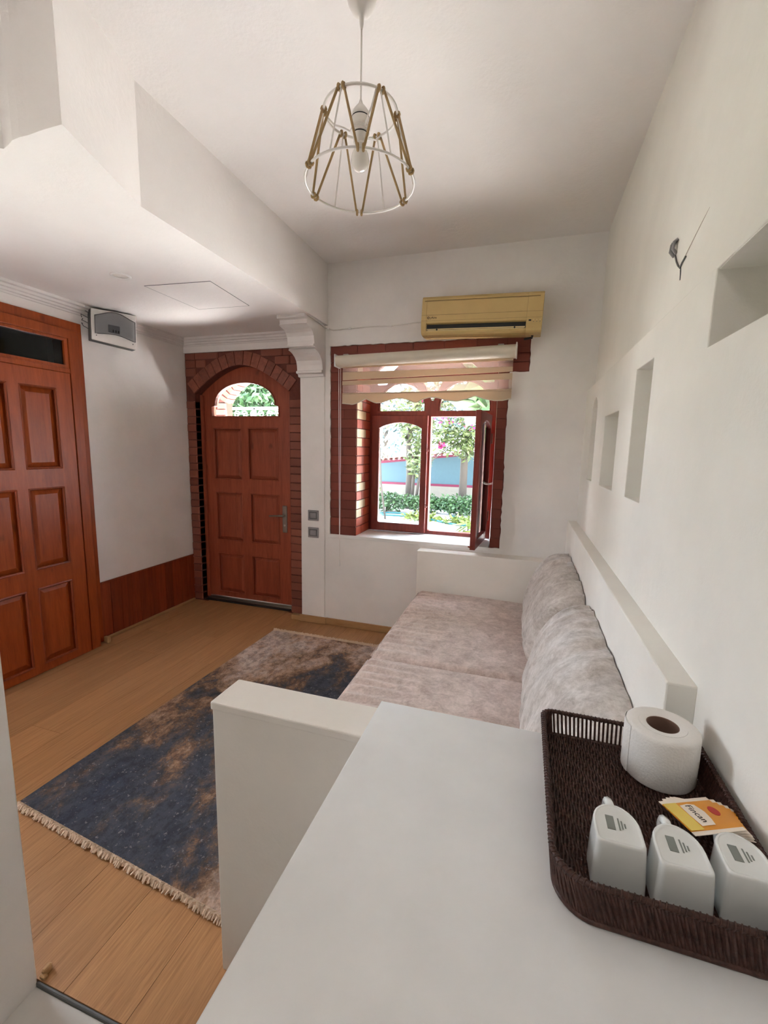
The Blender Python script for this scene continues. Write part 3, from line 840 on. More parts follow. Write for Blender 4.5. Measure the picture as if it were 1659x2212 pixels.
# ------------------------------------------------------------------ soffit fittings: downlight, hatch, electrical box
dl = thing('downlight', 'round recessed downlight in the lowered ceiling', 'downlight', (-2.283, 2.098, ZL))
obj('rim', lathe(bmesh.new(), [(.056, .002), (.056, -.004), (.050, -.007), (.042, -.005), (.040, .001)], (-2.283, 2.098, ZL), 32), M['white'], dl, True)
obj('lens', lathe(bmesh.new(), [(.041, -.0015), (.030, -.004), (.012, -.0055), (.0005, -.006)], (-2.283, 2.098, ZL), 28), M['bulb'], dl, True)
hp = obj('access_hatch', prism([[(-2.280, 2.262), (-1.828, 2.300), (-1.872, 2.748), (-2.276, 2.730)]], ZL-.0018, ZL-.0003, 'top'), M['ceil'])
tag(hp, 'square white access hatch in the lowered ceiling', 'hatch')
hc = [(-2.280, 2.262), (-1.828, 2.300), (-1.872, 2.748), (-2.276, 2.730)]
for a, b_ in zip(hc, hc[1:]+hc[:1]): obj('joint', T([(a[0], a[1], ZL-.0012), (b_[0], b_[1], ZL-.0012)], .0016, 4), M['greydk'], hp)

eb = thing('electrical_box', 'white fuse box with a smoked cover hanging under the left cornice', 'fuse box', (XL, 2.55, 2.24))
def eb_pt(u_, v_, w_):
    """u along the face 0..1, v up 0..1, w depth behind face"""
    a = Vector((-2.955, 2.445, 2.248)); b_ = Vector((-2.835, 2.705, 2.222))
    top_a = Vector((-2.965, 2.462, 2.462)); top_b = Vector((-2.845, 2.728, 2.474))
    p = a.lerp(b_, u_).lerp(top_a.lerp(top_b, u_), v_)
    return p + Vector((-.91, .42, 0))*w_
def hexa(u0, u1, v0, v1, w0, w1):
    bm = bmesh.new(); vs = [bm.verts.new(eb_pt(a, b_, c_)) for c_ in (w0, w1) for b_ in (v0, v1) for a in (u0, u1)]
    for f_ in ((0, 1, 3, 2), (4, 6, 7, 5), (0, 2, 6, 4), (1, 5, 7, 3), (0, 4, 5, 1), (2, 3, 7, 6)): bm.faces.new([vs[i] for i in f_])
    bmesh.ops.bevel(bm, geom=list(bm.edges), offset=.003, segments=1, affect='EDGES'); return bm
obj('case', hexa(0, 1, 0, 1, .012, .085), M['greydk'], eb)
obj('face_plate', hexa(0, 1, 0, 1, 0, .012), M['white'], eb)
cov = bmesh.new(); rings = []
for w_ in (-.016, -.010):
    ring = []
    for i in range(17):
        f_ = i/16; ring.append(cov.verts.new(eb_pt(.06+.9*f_, .80+.10*math.sin(f_*PI*1.6-.9)+.06, w_)))
    for i in range(17):
        f_ = 1-i/16; ring.append(cov.verts.new(eb_pt(.06+.9*f_, .24+.05*math.sin(f_*PI*1.6-.9), w_)))
    rings.append(ring)
cov.faces.new(rings[0]); cov.faces.new(rings[1][::-1])
for k in range(34): cov.faces.new((rings[0][k], rings[0][(k+1) % 34], rings[1][(k+1) % 34], rings[1][k]))
edge_pts = [v.co.copy() for v in rings[0]]
cv = obj('cover', cov, M['smoke'], eb)
obj('cover_edge', T(edge_pts, .0028, 5, True), M['greydk'], cv)
obj('breaker', hexa(.36, .62, .34, .58, -.006, .002), M['grey'], eb)
for q in range(3): obj('switch_lever', hexa(.45+.06*q, .48+.06*q, .36, .44, -.012, -.004), M['black'], eb)
for (u_, v_) in ((.1, .80), (.1, .16), (.92, .14)): obj('screw', hexa(u_-.012, u_+.012, v_-.02, v_+.02, -.003, .002), M['greydk'], eb)
wire = bmesh.new()
for q in range(4):
    b0 = eb_pt(0, .35+.18*q, .05)
    tube(wire, [b0, b0+Vector((-.03, -.02-.008*q, .02)), b0+Vector((-.055, -.012, .045-.02*q)), Vector((XL+.004, b0.y-.005, b0.z+.04))], .0025, 5)
obj('wires', wire, M['greydk'], eb)

# ------------------------------------------------------------------ switches, cable, air conditioner
for (z0_, z1_, lab) in ((.908, .997, 'upper grey light switch on the white pilaster'), (.761, .849, 'lower grey light switch on the white pilaster')):
    x0_, x1_ = -1.726, -1.628; yf = YW-.012
    s_ = thing('light_switch', lab, 'light switch', ((x0_+x1_)/2, yf, z0_), 'light switches')
    obj('plate', B(x0_, x1_, yf-.009, yf-.0005, z0_, z1_, .003, 2), M['grey'], s_)
    obj('bezel', prism([rect(x0_+.014, x1_-.014, z0_+.014, z1_-.014), rect(x0_+.020, x1_-.020, z0_+.020, z1_-.020)], yf-.012, yf-.008, 'front'), M['greydk'], s_)
    obj('rocker', B(x0_+.020, x1_-.020, yf-.013, yf-.007, z0_+.020, z1_-.020, .002), M['grey'], s_)
cable = T([(-1.79, 2.988, 2.472), (-1.70, 2.984, 2.468), (-1.60, 2.983, 2.470), (-1.568, 3.02, 2.478), (-1.566, 3.20, 2.474), (-1.564, YW-.016, 2.462), (-1.545, YW-.005, 2.452), (-1.50, YW-.005, 2.440), (-1.40, YW-.005, 2.444), (-1.19, YW-.005, 2.450), (-1.02, YW-.005, 2.446), (-.86, YW-.005, 2.456), (-.742, YW-.03, 2.452)], .0045, 6)
cl = thing('cable', 'thin white cable clipped from the corbel to the air conditioner', 'cable', (-1.2, YW, 2.45))
obj('wire', cable, M['cord'], cl, True)
for (x_, z_) in ((-1.545, 2.452), (-1.36, 2.445), (-1.03, 2.446)): obj('clip', B(x_-.012, x_+.012, YW-.012, YW-.0005, z_-.007, z_+.007, .002), M['white'], cl)

ac = thing('air_conditioner', 'yellowed wall air conditioner above the window', 'air conditioner', (-.346, YW, 2.44))
tilt = Matrix.Translation((-.346, YW, 2.44)) @ Matrix.Rotation(math.radians(1.7), 4, 'Y') @ Matrix.Translation((.346, -YW, -2.44))
def acobj(name, bm, mat, parent=None, smooth=False, sharp=None):
    bmesh.ops.transform(bm, matrix=tilt, verts=bm.verts)
    return obj(name, bm, mat, parent or ac, smooth, sharp=sharp)
YA = YW-.195
sec = [(YW-.001, 2.565), (YA+.045, 2.565), (YA+.018, 2.560), (YA+.006, 2.545), (YA+.002, 2.47), (YA, 2.40), (YA+.001, 2.385), (YA+.004, 2.382), (YA+.030, 2.378), (YA+.036, 2.342), (YA+.012, 2.336), (YA+.016, 2.322), (YA+.034, 2.312), (YA+.08, 2.308), (YW-.001, 2.318)]
full = [(YW-.001, 2.565), (YA+.045, 2.565), (YA+.018, 2.560), (YA+.006, 2.545), (YA+.002, 2.47), (YA, 2.40), (YA+.002, 2.36), (YA+.008, 2.336), (YA+.018, 2.320), (YA+.034, 2.312), (YA+.08, 2.308), (YW-.001, 2.318)]
acobj('body', prism([sec], -.712, -.045, 'side'), M['ac'])
acobj('end_panel', prism([full], -.748, -.7115, 'side', .004), M['ac'])
acobj('control_panel', prism([full], -.0455, .055, 'side', .004), M['ac'])
acobj('outlet', B(-.711, -.046, YA+.026, YA+.034, 2.343, 2.380), M['black'])
lv = acobj('louvre', prism([[(YA+.004, 2.346), (YA+.022, 2.351), (YA+.024, 2.348), (YA+.006, 2.340)]], -.706, -.05, 'side'), M['aclight'])
acobj('lower_lip', B(-.700, -.052, YA+.006, YA+.022, 2.333, 2.339, .002), M['aclight'])
for x_ in (-.634, -.115): acobj('pin', T([(x_, YA+.002, 2.340), (x_, YA+.010, 2.340)], .006, 8), M['black'])
acobj('seam', B(-.728, .030, YA-.0005, YA+.010, 2.528, 2.5315), M['acdark'])
for z_ in (2.436, 2.398): acobj('seam', B(-.746, .052, YA-.0004, YA+.004, z_, z_+.0014), M['acdark'])
tm = text_mesh('yAire', .021); bmesh.ops.rotate(tm, verts=tm.verts, matrix=Matrix.Rotation(PI/2, 3, 'X')); bmesh.ops.translate(tm, verts=tm.verts, vec=(-.662, YA-.0012, 2.418))
acobj('logo_text', tm, M['inkblack'])
acobj('logo_ring', T([(-.697+.0065*math.cos(a), YA-.001, 2.418+.0065*math.sin(a)) for a in [2*PI*q/12 for q in range(12)]], .0018, 5, True), M['inkblack'])
acobj('display', B(-.030, -.014, YA-.001, YA+.004, 2.376, 2.385), M['black'])
for q in range(3):
    acobj('indicator', B(-.002+.02*q, .003+.02*q, YA-.001, YA+.004, 2.379, 2.386), M['aclight'])
    acobj('indicator', B(-.002+.02*q, .003+.02*q, YA-.001, YA+.004, 2.370, 2.373), M['greydk'])
acobj('pipe_stub', T([(.0, YA+.10, 2.308), (.0, YA+.11, 2.296), (-.05, YA+.12, 2.290)], .008, 6), M['black'])

# ------------------------------------------------------------------ blind
bl = thing('window_blind', 'cream zebra roller blind with a scalloped hem, half raised over the window', 'blind', (-.77, YW, 2.2))
def tz(x): return (x+1.437)/1.334*.020
bm = bmesh.new(); rings = []
for x_ in (-1.437, -.103):
    ring = []
    for q in range(13):
        a = PI/2+PI*q/12; ring.append(bm.verts.new((x_, 3.262+.046*math.cos(a), 2.190+tz(x_)+.042*math.sin(a))))
    ring.append(bm.verts.new((x_, 3.318, 2.148+tz(x_)))); ring.append(bm.verts.new((x_, 3.318, 2.232+tz(x_))))
    rings.append(ring)
n_ = len(rings[0])
for k in range(n_): bm.faces.new((rings[0][k], rings[0][(k+1) % n_], rings[1][(k+1) % n_], rings[1][k]))
bm.faces.new(rings[0]); bm.faces.new(rings[1][::-1])
obj('cassette', bm, M['cass'], bl, True, sharp=40)
for x_ in (-1.445, -.104): obj('end_cap', B(x_, x_+.009, 3.214, 3.320, 2.142+tz(x_), 2.238+tz(x_), .004), M['white'], bl)
for x_ in (-1.365, -.205): obj('bracket', B(x_-.02, x_+.02, 3.255, YW+.006, 2.232+tz(x_), 2.240+tz(x_), .002), M['steel'], bl)
def band(name, mat, zt, zb, y0, dy=.003, n=48, wav=None):
    """zt/zb are functions of x"""
    bm = bmesh.new(); xs = [-1.400+1.282*i/n for i in range(n+1)]; fr_ = []; bk = []
    for x in xs:
        fr_.append((bm.verts.new((x, y0, zb(x))), bm.verts.new((x, y0, zt(x))))); bk.append((bm.verts.new((x, y0+dy, zb(x))), bm.verts.new((x, y0+dy, zt(x)))))
    for i in range(n):
        bm.faces.new((fr_[i][0], fr_[i+1][0], fr_[i+1][1], fr_[i][1])); bm.faces.new((bk[i][0], bk[i][1], bk[i+1][1], bk[i+1][0]))
        bm.faces.new((fr_[i][0], bk[i][0], bk[i+1][0], fr_[i+1][0])); bm.faces.new((fr_[i][1], fr_[i+1][1], bk[i+1][1], bk[i][1]))
    bm.faces.new((fr_[0][0], fr_[0][1], bk[0][1], bk[0][0])); bm.faces.new((fr_[n][0], bk[n][0], bk[n][1], fr_[n][1]))
    return obj(name, bm, mat, bl)
lin_ = lambda a, b_: (lambda x: a+(b_-a)*(x+1.4)/1.282)
band('fabric_band', M['blind'], lin_(2.152, 2.168), lin_(2.140, 2.150), 3.283)
band('sheer_band', M['sheer'], lin_(2.142, 2.152), lin_(2.106, 2.106), 3.2835, .001)
band('fabric_band', M['blind'], lin_(2.110, 2.108), lin_(2.049, 2.075), 3.283)
band('fabric_band', M['blind'], lin_(2.042, 2.064), lin_(2.010, 2.022), 3.276)
band('sheer_band', M['sheer'], lin_(2.012, 2.024), lin_(1.940, 1.954), 3.2835, .001)
sc_pts = [(741.5, 1.872), (767, 1.862), (782, 1.878), (798, 1.904), (810, 1.886), (820.7, 1.872), (835, 1.874), (855, 1.896), (872, 1.906), (890, 1.898), (910, 1.868), (925, 1.894), (940, 1.908), (955, 1.906), (975, 1.886), (998, 1.876), (1018, 1.892), (1035, 1.914), (1052, 1.892), (1073.6, 1.878), (1090, 1.878), (1105.7, 1.890)]
sc_pts = [(-1.400+(p-741.5)*1.282/364.2, z) for p, z in sc_pts]
def scal(x):
    for (xa, za), (xb, zb) in zip(sc_pts, sc_pts[1:]):
        if x <= xb+1e-9:
            f_ = (x-xa)/(xb-xa); return za+(zb-za)*f_
    return sc_pts[-1][1]
band('hem_valance', M['blind'], lin_(1.944, 1.957), scal, 3.276, .004, 90)
obj('hem_piping', T([(x, 3.276, scal(x)) for x in [-1.4+1.282*i/90 for i in range(91)]], .004, 5), M['cass'], bl)
obj('hem_bar', B(-1.40, -.118, 3.274, 3.284, 1.940, 1.950, .003), M['blind'], bl)
pcs = merge(T([(-1.428, 3.27, 2.15), (-1.426, 3.28, 1.4), (-1.421, 3.285, .60)], .0018, 5), T([(-1.412, 3.27, 2.15), (-1.413, 3.28, 1.4), (-1.419, 3.285, .60)], .0018, 5), T([(-1.420, 3.285, .545), (-1.420, 3.285, .50)], .0012, 5))
obj('pull_cord', pcs, M['cord'], bl)
obj('cord_toggle', lathe(bmesh.new(), [(.001, .605), (.006, .60), (.009, .57), (.008, .548), (.001, .545)], (-1.420, 3.285, 0), 12), M['white'], bl, True)

# ------------------------------------------------------------------ pendant lamp
PX, PY = -.570, 1.470
pd = thing('pendant_lamp', 'white wire pendant lamp laced with jute rope', 'pendant lamp', (PX, PY, ZH))
obj('ceiling_rose', lathe(bmesh.new(), [(.050, ZH), (.049, ZH-.02), (.043, ZH-.045), (.032, ZH-.064), (.018, ZH-.076), (.008, ZH-.080), (.007, ZH-.10), (.004, ZH-.115), (.0005, ZH-.115)], (PX, PY, 0), 28), M['lampwhite'], pd, True)
obj('cord', T([(PX, PY, ZH-.11), (PX, PY, 2.60)], .0028, 8), M['cord'], pd)
ZT_, ZB_, RT, RB = 2.588, 2.382, .117, .178
sk = obj('socket', lathe(bmesh.new(), [(.003, 2.628), (.007, 2.615), (.020, 2.600), (.026, 2.592), (.028, 2.578), (.0275, 2.577), (.0275, 2.573), (.029, 2.572), (.028, 2.552), (.025, 2.550), (.024, 2.532), (.0225, 2.531), (.0225, 2.527), (.024, 2.526), (.021, 2.498), (.001, 2.497)], (PX, PY, 0), 24), M['lampwhite'], pd, True, sharp=35)
for z_ in (2.575, 2.529): obj('ring_groove', lathe(bmesh.new(), [(.0274 if z_ > 2.55 else .0226, z_-.0025), (.0288 if z_ > 2.55 else .024, z_-.0025), (.0288 if z_ > 2.55 else .024, z_+.0005), (.0274 if z_ > 2.55 else .0226, z_+.0005)], (PX, PY, 0), 24), M['black'], sk)
obj('bulb', lathe(bmesh.new(), [(.014, 2.500), (.016, 2.490), (.026, 2.470), (.030, 2.452), (.027, 2.434), (.018, 2.424), (.008, 2.420), (.0005, 2.419)], (PX, PY, 0), 24), M['bulb'], pd, True)
ringpts = lambda R_, z_, n=48: [(PX+R_*math.cos(2*PI*k/n), PY+R_*math.sin(2*PI*k/n), z_) for k in range(n)]
obj('upper_ring', T(ringpts(RT, ZT_), .0042, 6, True), M['lampwhite'], pd, True)
obj('lower_ring', T(ringpts(RB, ZB_), .0038, 6, True), M['lampwhite'], pd, True)
obj('socket_ring', T(ringpts(.031, 2.535, 24), .003, 6, True), M['lampwhite'], pd, True)
A0 = math.radians(21.5)     # the lamp hangs a little turned
PA = lambda R_, a, z_: Vector((PX+R_*math.cos(a+A0), PY+R_*math.sin(a+A0), z_))
for k in range(3):
    a = PI/6+2*PI*k/3+.4
    obj('spider_arm', T([PA(.030, a, 2.535), PA(.055, a, 2.548), PA(.085, a, 2.556), PA(RT, a, ZT_)], .0028, 6), M['lampwhite'], pd, True)
for k in range(6):
    a = PI*k/3
    obj('strut', T([PA(RT, a, ZT_), PA(RB, a, ZB_)], .0026, 6), M['lampwhite'], pd)
    for s_ in (-1, 1):
        b_ = a+s_*PI/6
        p0, p1 = PA(RT+.003, a+s_*.07, ZT_+.004), PA(RB+.003, b_-s_*.05, ZB_-.004)
        obj('rope', T([p0.lerp(p1, f_) for f_ in (0, .33, .66, 1)], .0040, 6), M['rope'], pd, True)
    for R_, z_, aa in ((RT, ZT_, a), (RB, ZB_, a+PI/6)):
        kn = bmesh.new()
        for s_ in (-1, 1):
            c0 = PA(R_, aa+s_*(.065 if R_ < .15 else .045), z_)
            rd = Vector((math.cos(aa+A0), math.sin(aa+A0), 0))
            tube(kn, [c0+(rd*math.cos(t_)+Vector((0, 0, 1))*math.sin(t_))*.0075 for t_ in [2*PI*q/8 for q in range(8)]], .0042, 6, True)
        obj('rope_knot', kn, M['rope'], pd, True)

# ceiling panel added behind the viewer to house the passage fill light
kl = thing('added_panel_lamp', 'square white ceiling panel added behind the viewer for fill light', 'ceiling lamp', (-.42, -1.0, ZH))
obj('housing', prism([rect(-.74, -.10, -1.32, -.68), rect(-.72, -.12, -1.30, -.70)], ZH-.05, ZH-.001, 'top'), M['white'], kl)

# ------------------------------------------------------------------ wire stubs on the right wall
ww = thing('wall_wires', 'bare wire stubs sticking out of a hole in the upper right wall', 'wires', (XR-.02, 1.65, 2.15))
def wx(y_, z_): 
    stp = .044*max(0, min(1, (y_-1.1)/2.2))**.8+.002; f_ = ((z_-ZS+.01)/(ZH+.02-ZS))**.55
    return XT+stp+(XR-XT-stp)*f_
for dy_ in (-.012, .0, .013):
    y_ = 1.662+dy_; z_ = 2.150
    obj('stub', T([(wx(y_, z_)-.001, y_, z_-.012), (wx(y_, z_)-.012, y_+.003, z_+.004), (wx(y_, z_)-.010, y_+.002, z_+.024), (wx(y_, z_)-.001, y_, z_+.030)], .0048, 6), M['grey'] if dy_ else M['greydk'], ww, True)
crk = [(1.655, 2.135), (1.625, 2.105), (1.600, 2.085), (1.575, 2.070), (1.560, 2.078), (1.53, 2.084)]
obj('lead', T([(wx(y_, z_)-.003, y_, z_) for y_, z_ in crk], .0026, 5), M['greydk'], ww, True)
crk2 = [(1.575, 2.072), (1.562, 2.045), (1.556, 2.03)]
obj('lead', T([(wx(y_, z_)-.001, y_, z_) for y_, z_ in crk2], .002, 5), M['greydk'], ww)
crk3 = [(1.555, 2.086), (1.50, 2.105), (1.44, 2.125), (1.385, 2.142)]
obj('lead', T([(wx(y_, z_)-.0005, y_, z_) for y_, z_ in crk3], [.0022, .0018, .0014, .0006], 4), M['stain'], ww)

# ------------------------------------------------------------------ wicker tray
tr = thing('wicker_tray', 'dark brown wicker tray with open slatted far side on the counter', 'tray', (.216, .74, ZC))
RX0, RX1, RY0, RY1 = .073, .362, .567, .970
def rrect(x0, x1, y0, y1, rn, rf, n=10):
    pts = []
    for (cx, cy, r_, a0) in ((x1-rn, y0+rn, rn, -PI/2), (x1-rf, y1-rf, rf, 0), (x0+rf, y1-rf, rf, PI/2), (x0+rn, y0+rn, rn, PI)):
        for i in range(n+1):
            a = a0+PI/2*i/n; pts.append(Vector((cx+r_*math.cos(a), cy+r_*math.sin(a), 0)))
    return pts
def resample(pts, step):
    n = len(pts); cum = [0]
    for i in range(n): cum.append(cum[-1]+(pts[(i+1) % n]-pts[i]).length)
    m = int(cum[-1]/step); out = []; i = 0
    for k in range(m):
        s_ = cum[-1]*k/m
        while cum[i+1] < s_: i += 1
        f_ = (s_-cum[i])/max(1e-9, cum[i+1]-cum[i]); out.append(pts[i].lerp(pts[(i+1) % n], f_))
    return out
rim_o = rrect(RX0, RX1, RY0, RY1, .052, .022); rim_b = rrect(RX0+.006, RX1-.006, RY0-.004, RY1-.006, .045, .020)
ro = resample(rim_o, .0042); m_ = len(ro); rb_ = []
cumn = len(rim_b)
def match(k):
    # same corner/edge parameter on the base outline
    p = ro[k]; u_ = (p.x-RX0)/(RX1-RX0); v_ = (p.y-RY0)/(RY1-RY0)
    return Vector((RX0+.006+u_*(RX1-RX0-.012), RY0-.004+v_*(RY1-RY0-.002), 0))
ZR = ZC+.055
wv = bmesh.new(); slt = bmesh.new(); ba = bmesh.new()
for k in range(m_):
    p, q = ro[k], match(k)
    far = p.y > RY1-.004 and RX0+.02 < p.x < RX1-.02
    off = (q-p).normalized()*.0012*(1 if k % 2 else -1)
    if far:
        if k % 2 == 0:
            tube(slt, [Vector((q.x, q.y, ZC+.004)), Vector((p.x, p.y, ZR))], .0022, 5)
    else:
        k2 = (k+3) % m_; q2 = match(k2)
        tube(wv, [Vector((q2.x, q2.y, ZC+.003)) + off, (Vector((p.x, p.y, ZR)).lerp(Vector((q2.x, q2.y, ZC+.003)), .55)) - off*1.6, Vector((p.x, p.y, ZR))+off], [.0026, .0028, .0022], 5)
band_ = [Vector((match(k).x, match(k).y, ZC+.0045)) for k in range(0, m_, 2)]
obj('base_band', T(band_, .0045, 6, True), M['wicker'], tr, True)
sw = obj('woven_side', wv, M['wicker'], tr); sw['kind'] = 'stuff'
fs = obj('far_side_slats', slt, M['wicker'], tr); fs['kind'] = 'stuff'
# lining shell behind the weave keeps the near sides opaque
lin_bm = bmesh.new(); ring0 = []; ring1 = []
ks = [k for k in range(0, m_, 3)]
for k in ks:
    p, q = ro[k], match(k); ring0.append((Vector((q.x, q.y, ZC+.002)), Vector((p.x, p.y, ZR-.003))))
for i in range(len(ks)):
    a, b_ = ring0[i], ring0[(i+1) % len(ks)]
    if (a[1].y > RY1-.004 and b_[1].y > RY1-.004): continue
    lin_bm.faces.new([lin_bm.verts.new(v) for v in (a[0], b_[0], b_[1], a[1])])
bmesh.ops.remove_doubles(lin_bm, verts=lin_bm.verts, dist=1e-6)
bmesh.ops.solidify(lin_bm, geom=list(lin_bm.faces), thickness=.0012)
obj('side_lining', lin_bm, M['wicker'], tr)
# rim: twisted strand wrapped round a core
core = [Vector((p.x, p.y, ZR)) for p in resample(rim_o, .006)]
rimbm = T(core, .0042, 6, True)
wrp = resample(rim_o, .0011); pts = []
for k, p in enumerate(wrp):
    nx_ = wrp[(k+1) % len(wrp)]; d = (nx_-p).normalized(); s_ = Vector((d.y, -d.x, 0)); a = k*.95
    pts.append(Vector((p.x, p.y, ZR))+s_*.0044*math.cos(a)+Vector((0, 0, .0044*math.sin(a))))
rimbm = merge(rimbm, T(pts, .0014, 4, True))
obj('rim', rimbm, M['wicker'], tr, True)
# base: strands along the length over cross ribs
z0 = ZC+.003
x = RX0+.012; k = 0
bx0, bx1, by0, by1 = RX0+.010, RX1-.010, RY0+.004, RY1-.010
while x < bx1:
    ph = k % 2
    ptsb = []
    ny_ = 44
    inset = 0
    dx_ = min(x-bx0, bx1-x)
    if dx_ < .04: inset = .04-math.sqrt(max(0, .04**2-(.04-dx_)**2))
    for j in range(ny_+1):
        yy = by0+inset+(by1-by0-inset)*j/ny_
        ptsb.append((x+.0012*math.sin(j*1.3+k), yy, z0+.0028+.0016*math.cos(PI*(j+ph))))
    tube(ba, ptsb, .0023, 5)
    x += .0050; k += 1
wb_ = obj('woven_base', ba, M['wicker'], tr); wb_['kind'] = 'stuff'
ribs = bmesh.new()
for j in range(23):
    yy = by0+.02+(by1-by0-.03)*j/22; tube(ribs, [(bx0+.012, yy, z0+.002), (bx1-.012, yy, z0+.002)], .0015, 4)
rr_ = obj('base_ribs', ribs, M['wicker'], tr); rr_['kind'] = 'stuff'
obj('base_mat', prism([[(p.x, p.y) for p in rrect(bx0-.002, bx1+.002, by0-.002, by1+.002, .04, .018)]], ZC+.0005, ZC+.0025, 'top'), M['wicker'], tr)

# ------------------------------------------------------------------ toilet roll
RC = (.284, .902); zb_ = ZC+.009
tp = thing('toilet_roll', 'white toilet paper roll standing in the wicker tray', 'toilet roll', (RC[0], RC[1], zb_))
h_ = .101; R_ = .0625
def rollprof():
    return [(.0275, h_-.001), (.030, h_), (.040, h_+.0004), (.0405, h_-.0003), (.054, h_), (R_-.004, h_-.0005), (R_-.001, h_-.003), (R_, h_-.008), (R_+.0005, .5*h_), (R_-.0005, .006), (R_-.003, .001), (.0275, 0)]
bm = bmesh.new(); prof_ = rollprof(); lathe(bm, prof_, (RC[0], RC[1], zb_), 64)
obj('paper', bm, M['paper'], tp, True, sharp=50)
obj('core', lathe(bmesh.new(), [(.0275, 0.0), (.0275, h_-.001), (.0262, h_-.0015), (.0262, 0.0)], (RC[0], RC[1], zb_), 32), M['card'], tp, True, sharp=50)
obj('loose_sheet', prism([[(RC[0]+(R_+.0012)*math.cos(math.radians(a)), RC[1]+(R_+.0012)*math.sin(math.radians(a))) for a in range(150, 206, 4)] + [(RC[0]+(R_+.0002)*math.cos(math.radians(a)), RC[1]+(R_+.0002)*math.sin(math.radians(a))) for a in range(202, 148, -4)]], zb_+.004, zb_+h_-.002, 'top'), M['paper'], tp)

# ------------------------------------------------------------------ upturned cups
def dshape(w, l, n=14, rc=.008):
    """arch outline: flat near edge at y=0, rounded far end, centred on x"""
    pts = []
    for (cx, cy, a0) in ((w/2-rc, rc, -PI/2),):
        for i in range(5): a = a0+PI/2*i/4; pts.append((cx+rc*math.cos(a), cy+rc*math.sin(a)))
    ys = l-w*.62
    for i in range(n+1):
        a = PI*i/n; pts.append((w/2*math.cos(a), ys+w*.62*math.sin(a)))
    for i in range(5): a = PI+PI/2*i/4; pts.append((-w/2+rc+rc*math.cos(a), rc+rc*math.sin(a)))
    return pts
def cup(x0, x1, y0, label, ang=0):
    zb0 = ZC+.0085; zt0 = .985; w = x1-x0; l = .077; cx = (x0+x1)/2
    t = thing('cup', label, 'cup', (cx, y0+l/2, zb0), 'upturned white cups')
    org = Vector((cx, y0, 0)); R2 = Matrix.Rotation(ang, 3, 'Z')
    bm = bmesh.new(); rings = []
    H = zt0-zb0
    lev = [(1.00, .000, 1), (1.09, .0, 1), (1.10, .004, 1), (1.085, .25, 0), (1.055, .55, 0), (1.02, .85, 0), (1.0, .955, 0), (.985, .985, 0), (.955, 1.0, 0), (.90, 1.0, 0), (.875, .985, 0), (.80, .980, 0)]
    inner = [(.78, .86), (.98, .5), (1.03, .003)]
    seq = [(1.03, .004), (1.04, .0)] + [(s_, z_) if z_ > .01 else (s_, .0 if k == 0 else z_) for k, (s_, z_, _) in enumerate(lev) if s_ > 1.05 or z_ > .2]
    for s_, z_ in seq:
        ring = []
        for (a, b_) in dshape(w, l):
            p = Vector((a*s_, l/2+(b_-l/2)*s_, 0)); p = R2 @ (p-Vector((0, l/2, 0)))+Vector((0, l/2, 0))
            ring.append(bm.verts.new(org+p+Vector((0, 0, zb0+H*z_))))
        rings.append(ring)
    n = len(rings[0])
    for A, C in zip(rings, rings[1:]):
        for k in range(n): bm.faces.new((A[k], A[(k+1) % n], C[(k+1) % n], C[k]))
    bm.faces.new(rings[-1])
    prevr = rings[0]
    for s_, z_ in ((.97, .5), (.90, .90)):
        ring = []
        for (a, b_) in dshape(w, l):
            p = Vector((a*s_, l/2+(b_-l/2)*s_, 0)); p = R2 @ (p-Vector((0, l/2, 0)))+Vector((0, l/2, 0))
            ring.append(bm.verts.new(org+p+Vector((0, 0, zb0+H*z_))))
        for k in range(n): bm.faces.new((prevr[k], ring[k], ring[(k+1) % n], prevr[(k+1) % n]))
        prevr = ring
    bm.faces.new(prevr[::-1])
    obj('body', bm, M['porcelain'], t, True, sharp=48)
    hp_ = [(0, l*1.0, .76), (0, l+.016, .80), (0, l+.030, .72), (0, l+.034, .55), (0, l+.026, .38), (0, l+.004, .28)]
    hp_ = [org+Vector((a, b_, zb0+H*c_)) for a, b_, c_ in hp_]
    sm = []
    for i in range(len(hp_)-1):
        for f_ in (0, .5): sm.append(hp_[i].lerp(hp_[i+1], f_))
    sm.append(hp_[-1])
    hb = tube(bmesh.new(), sm, .0062, 8)
    for v in hb.verts: v.co.x = cx+(v.co.x-cx)*1.15
    obj('handle', hb, M['porcelain'], t, True)
    zt1 = zb0+H*.980+.0003
    mk = bmesh.new()
    box(mk, cx-.014, cx-.003, y0+.026, y0+.052, zt1, zt1+.0004)
    for q in range(3): box(mk, cx+.002+.004*q, cx+.004+.004*q, y0+.028+.003*q, y0+.050-.004*q, zt1, zt1+.0004)
    obj('base_mark', mk, M['ink'], t)
cup(.1315, .1960, .618, 'upturned white cup nearest the left rim of the wicker tray')
cup(.2080, .2725, .606, 'upturned white cup in the middle of the three in the tray')
cup(.2900, .3500, .618, 'upturned white cup nearest the right wall, cut by the picture edge')

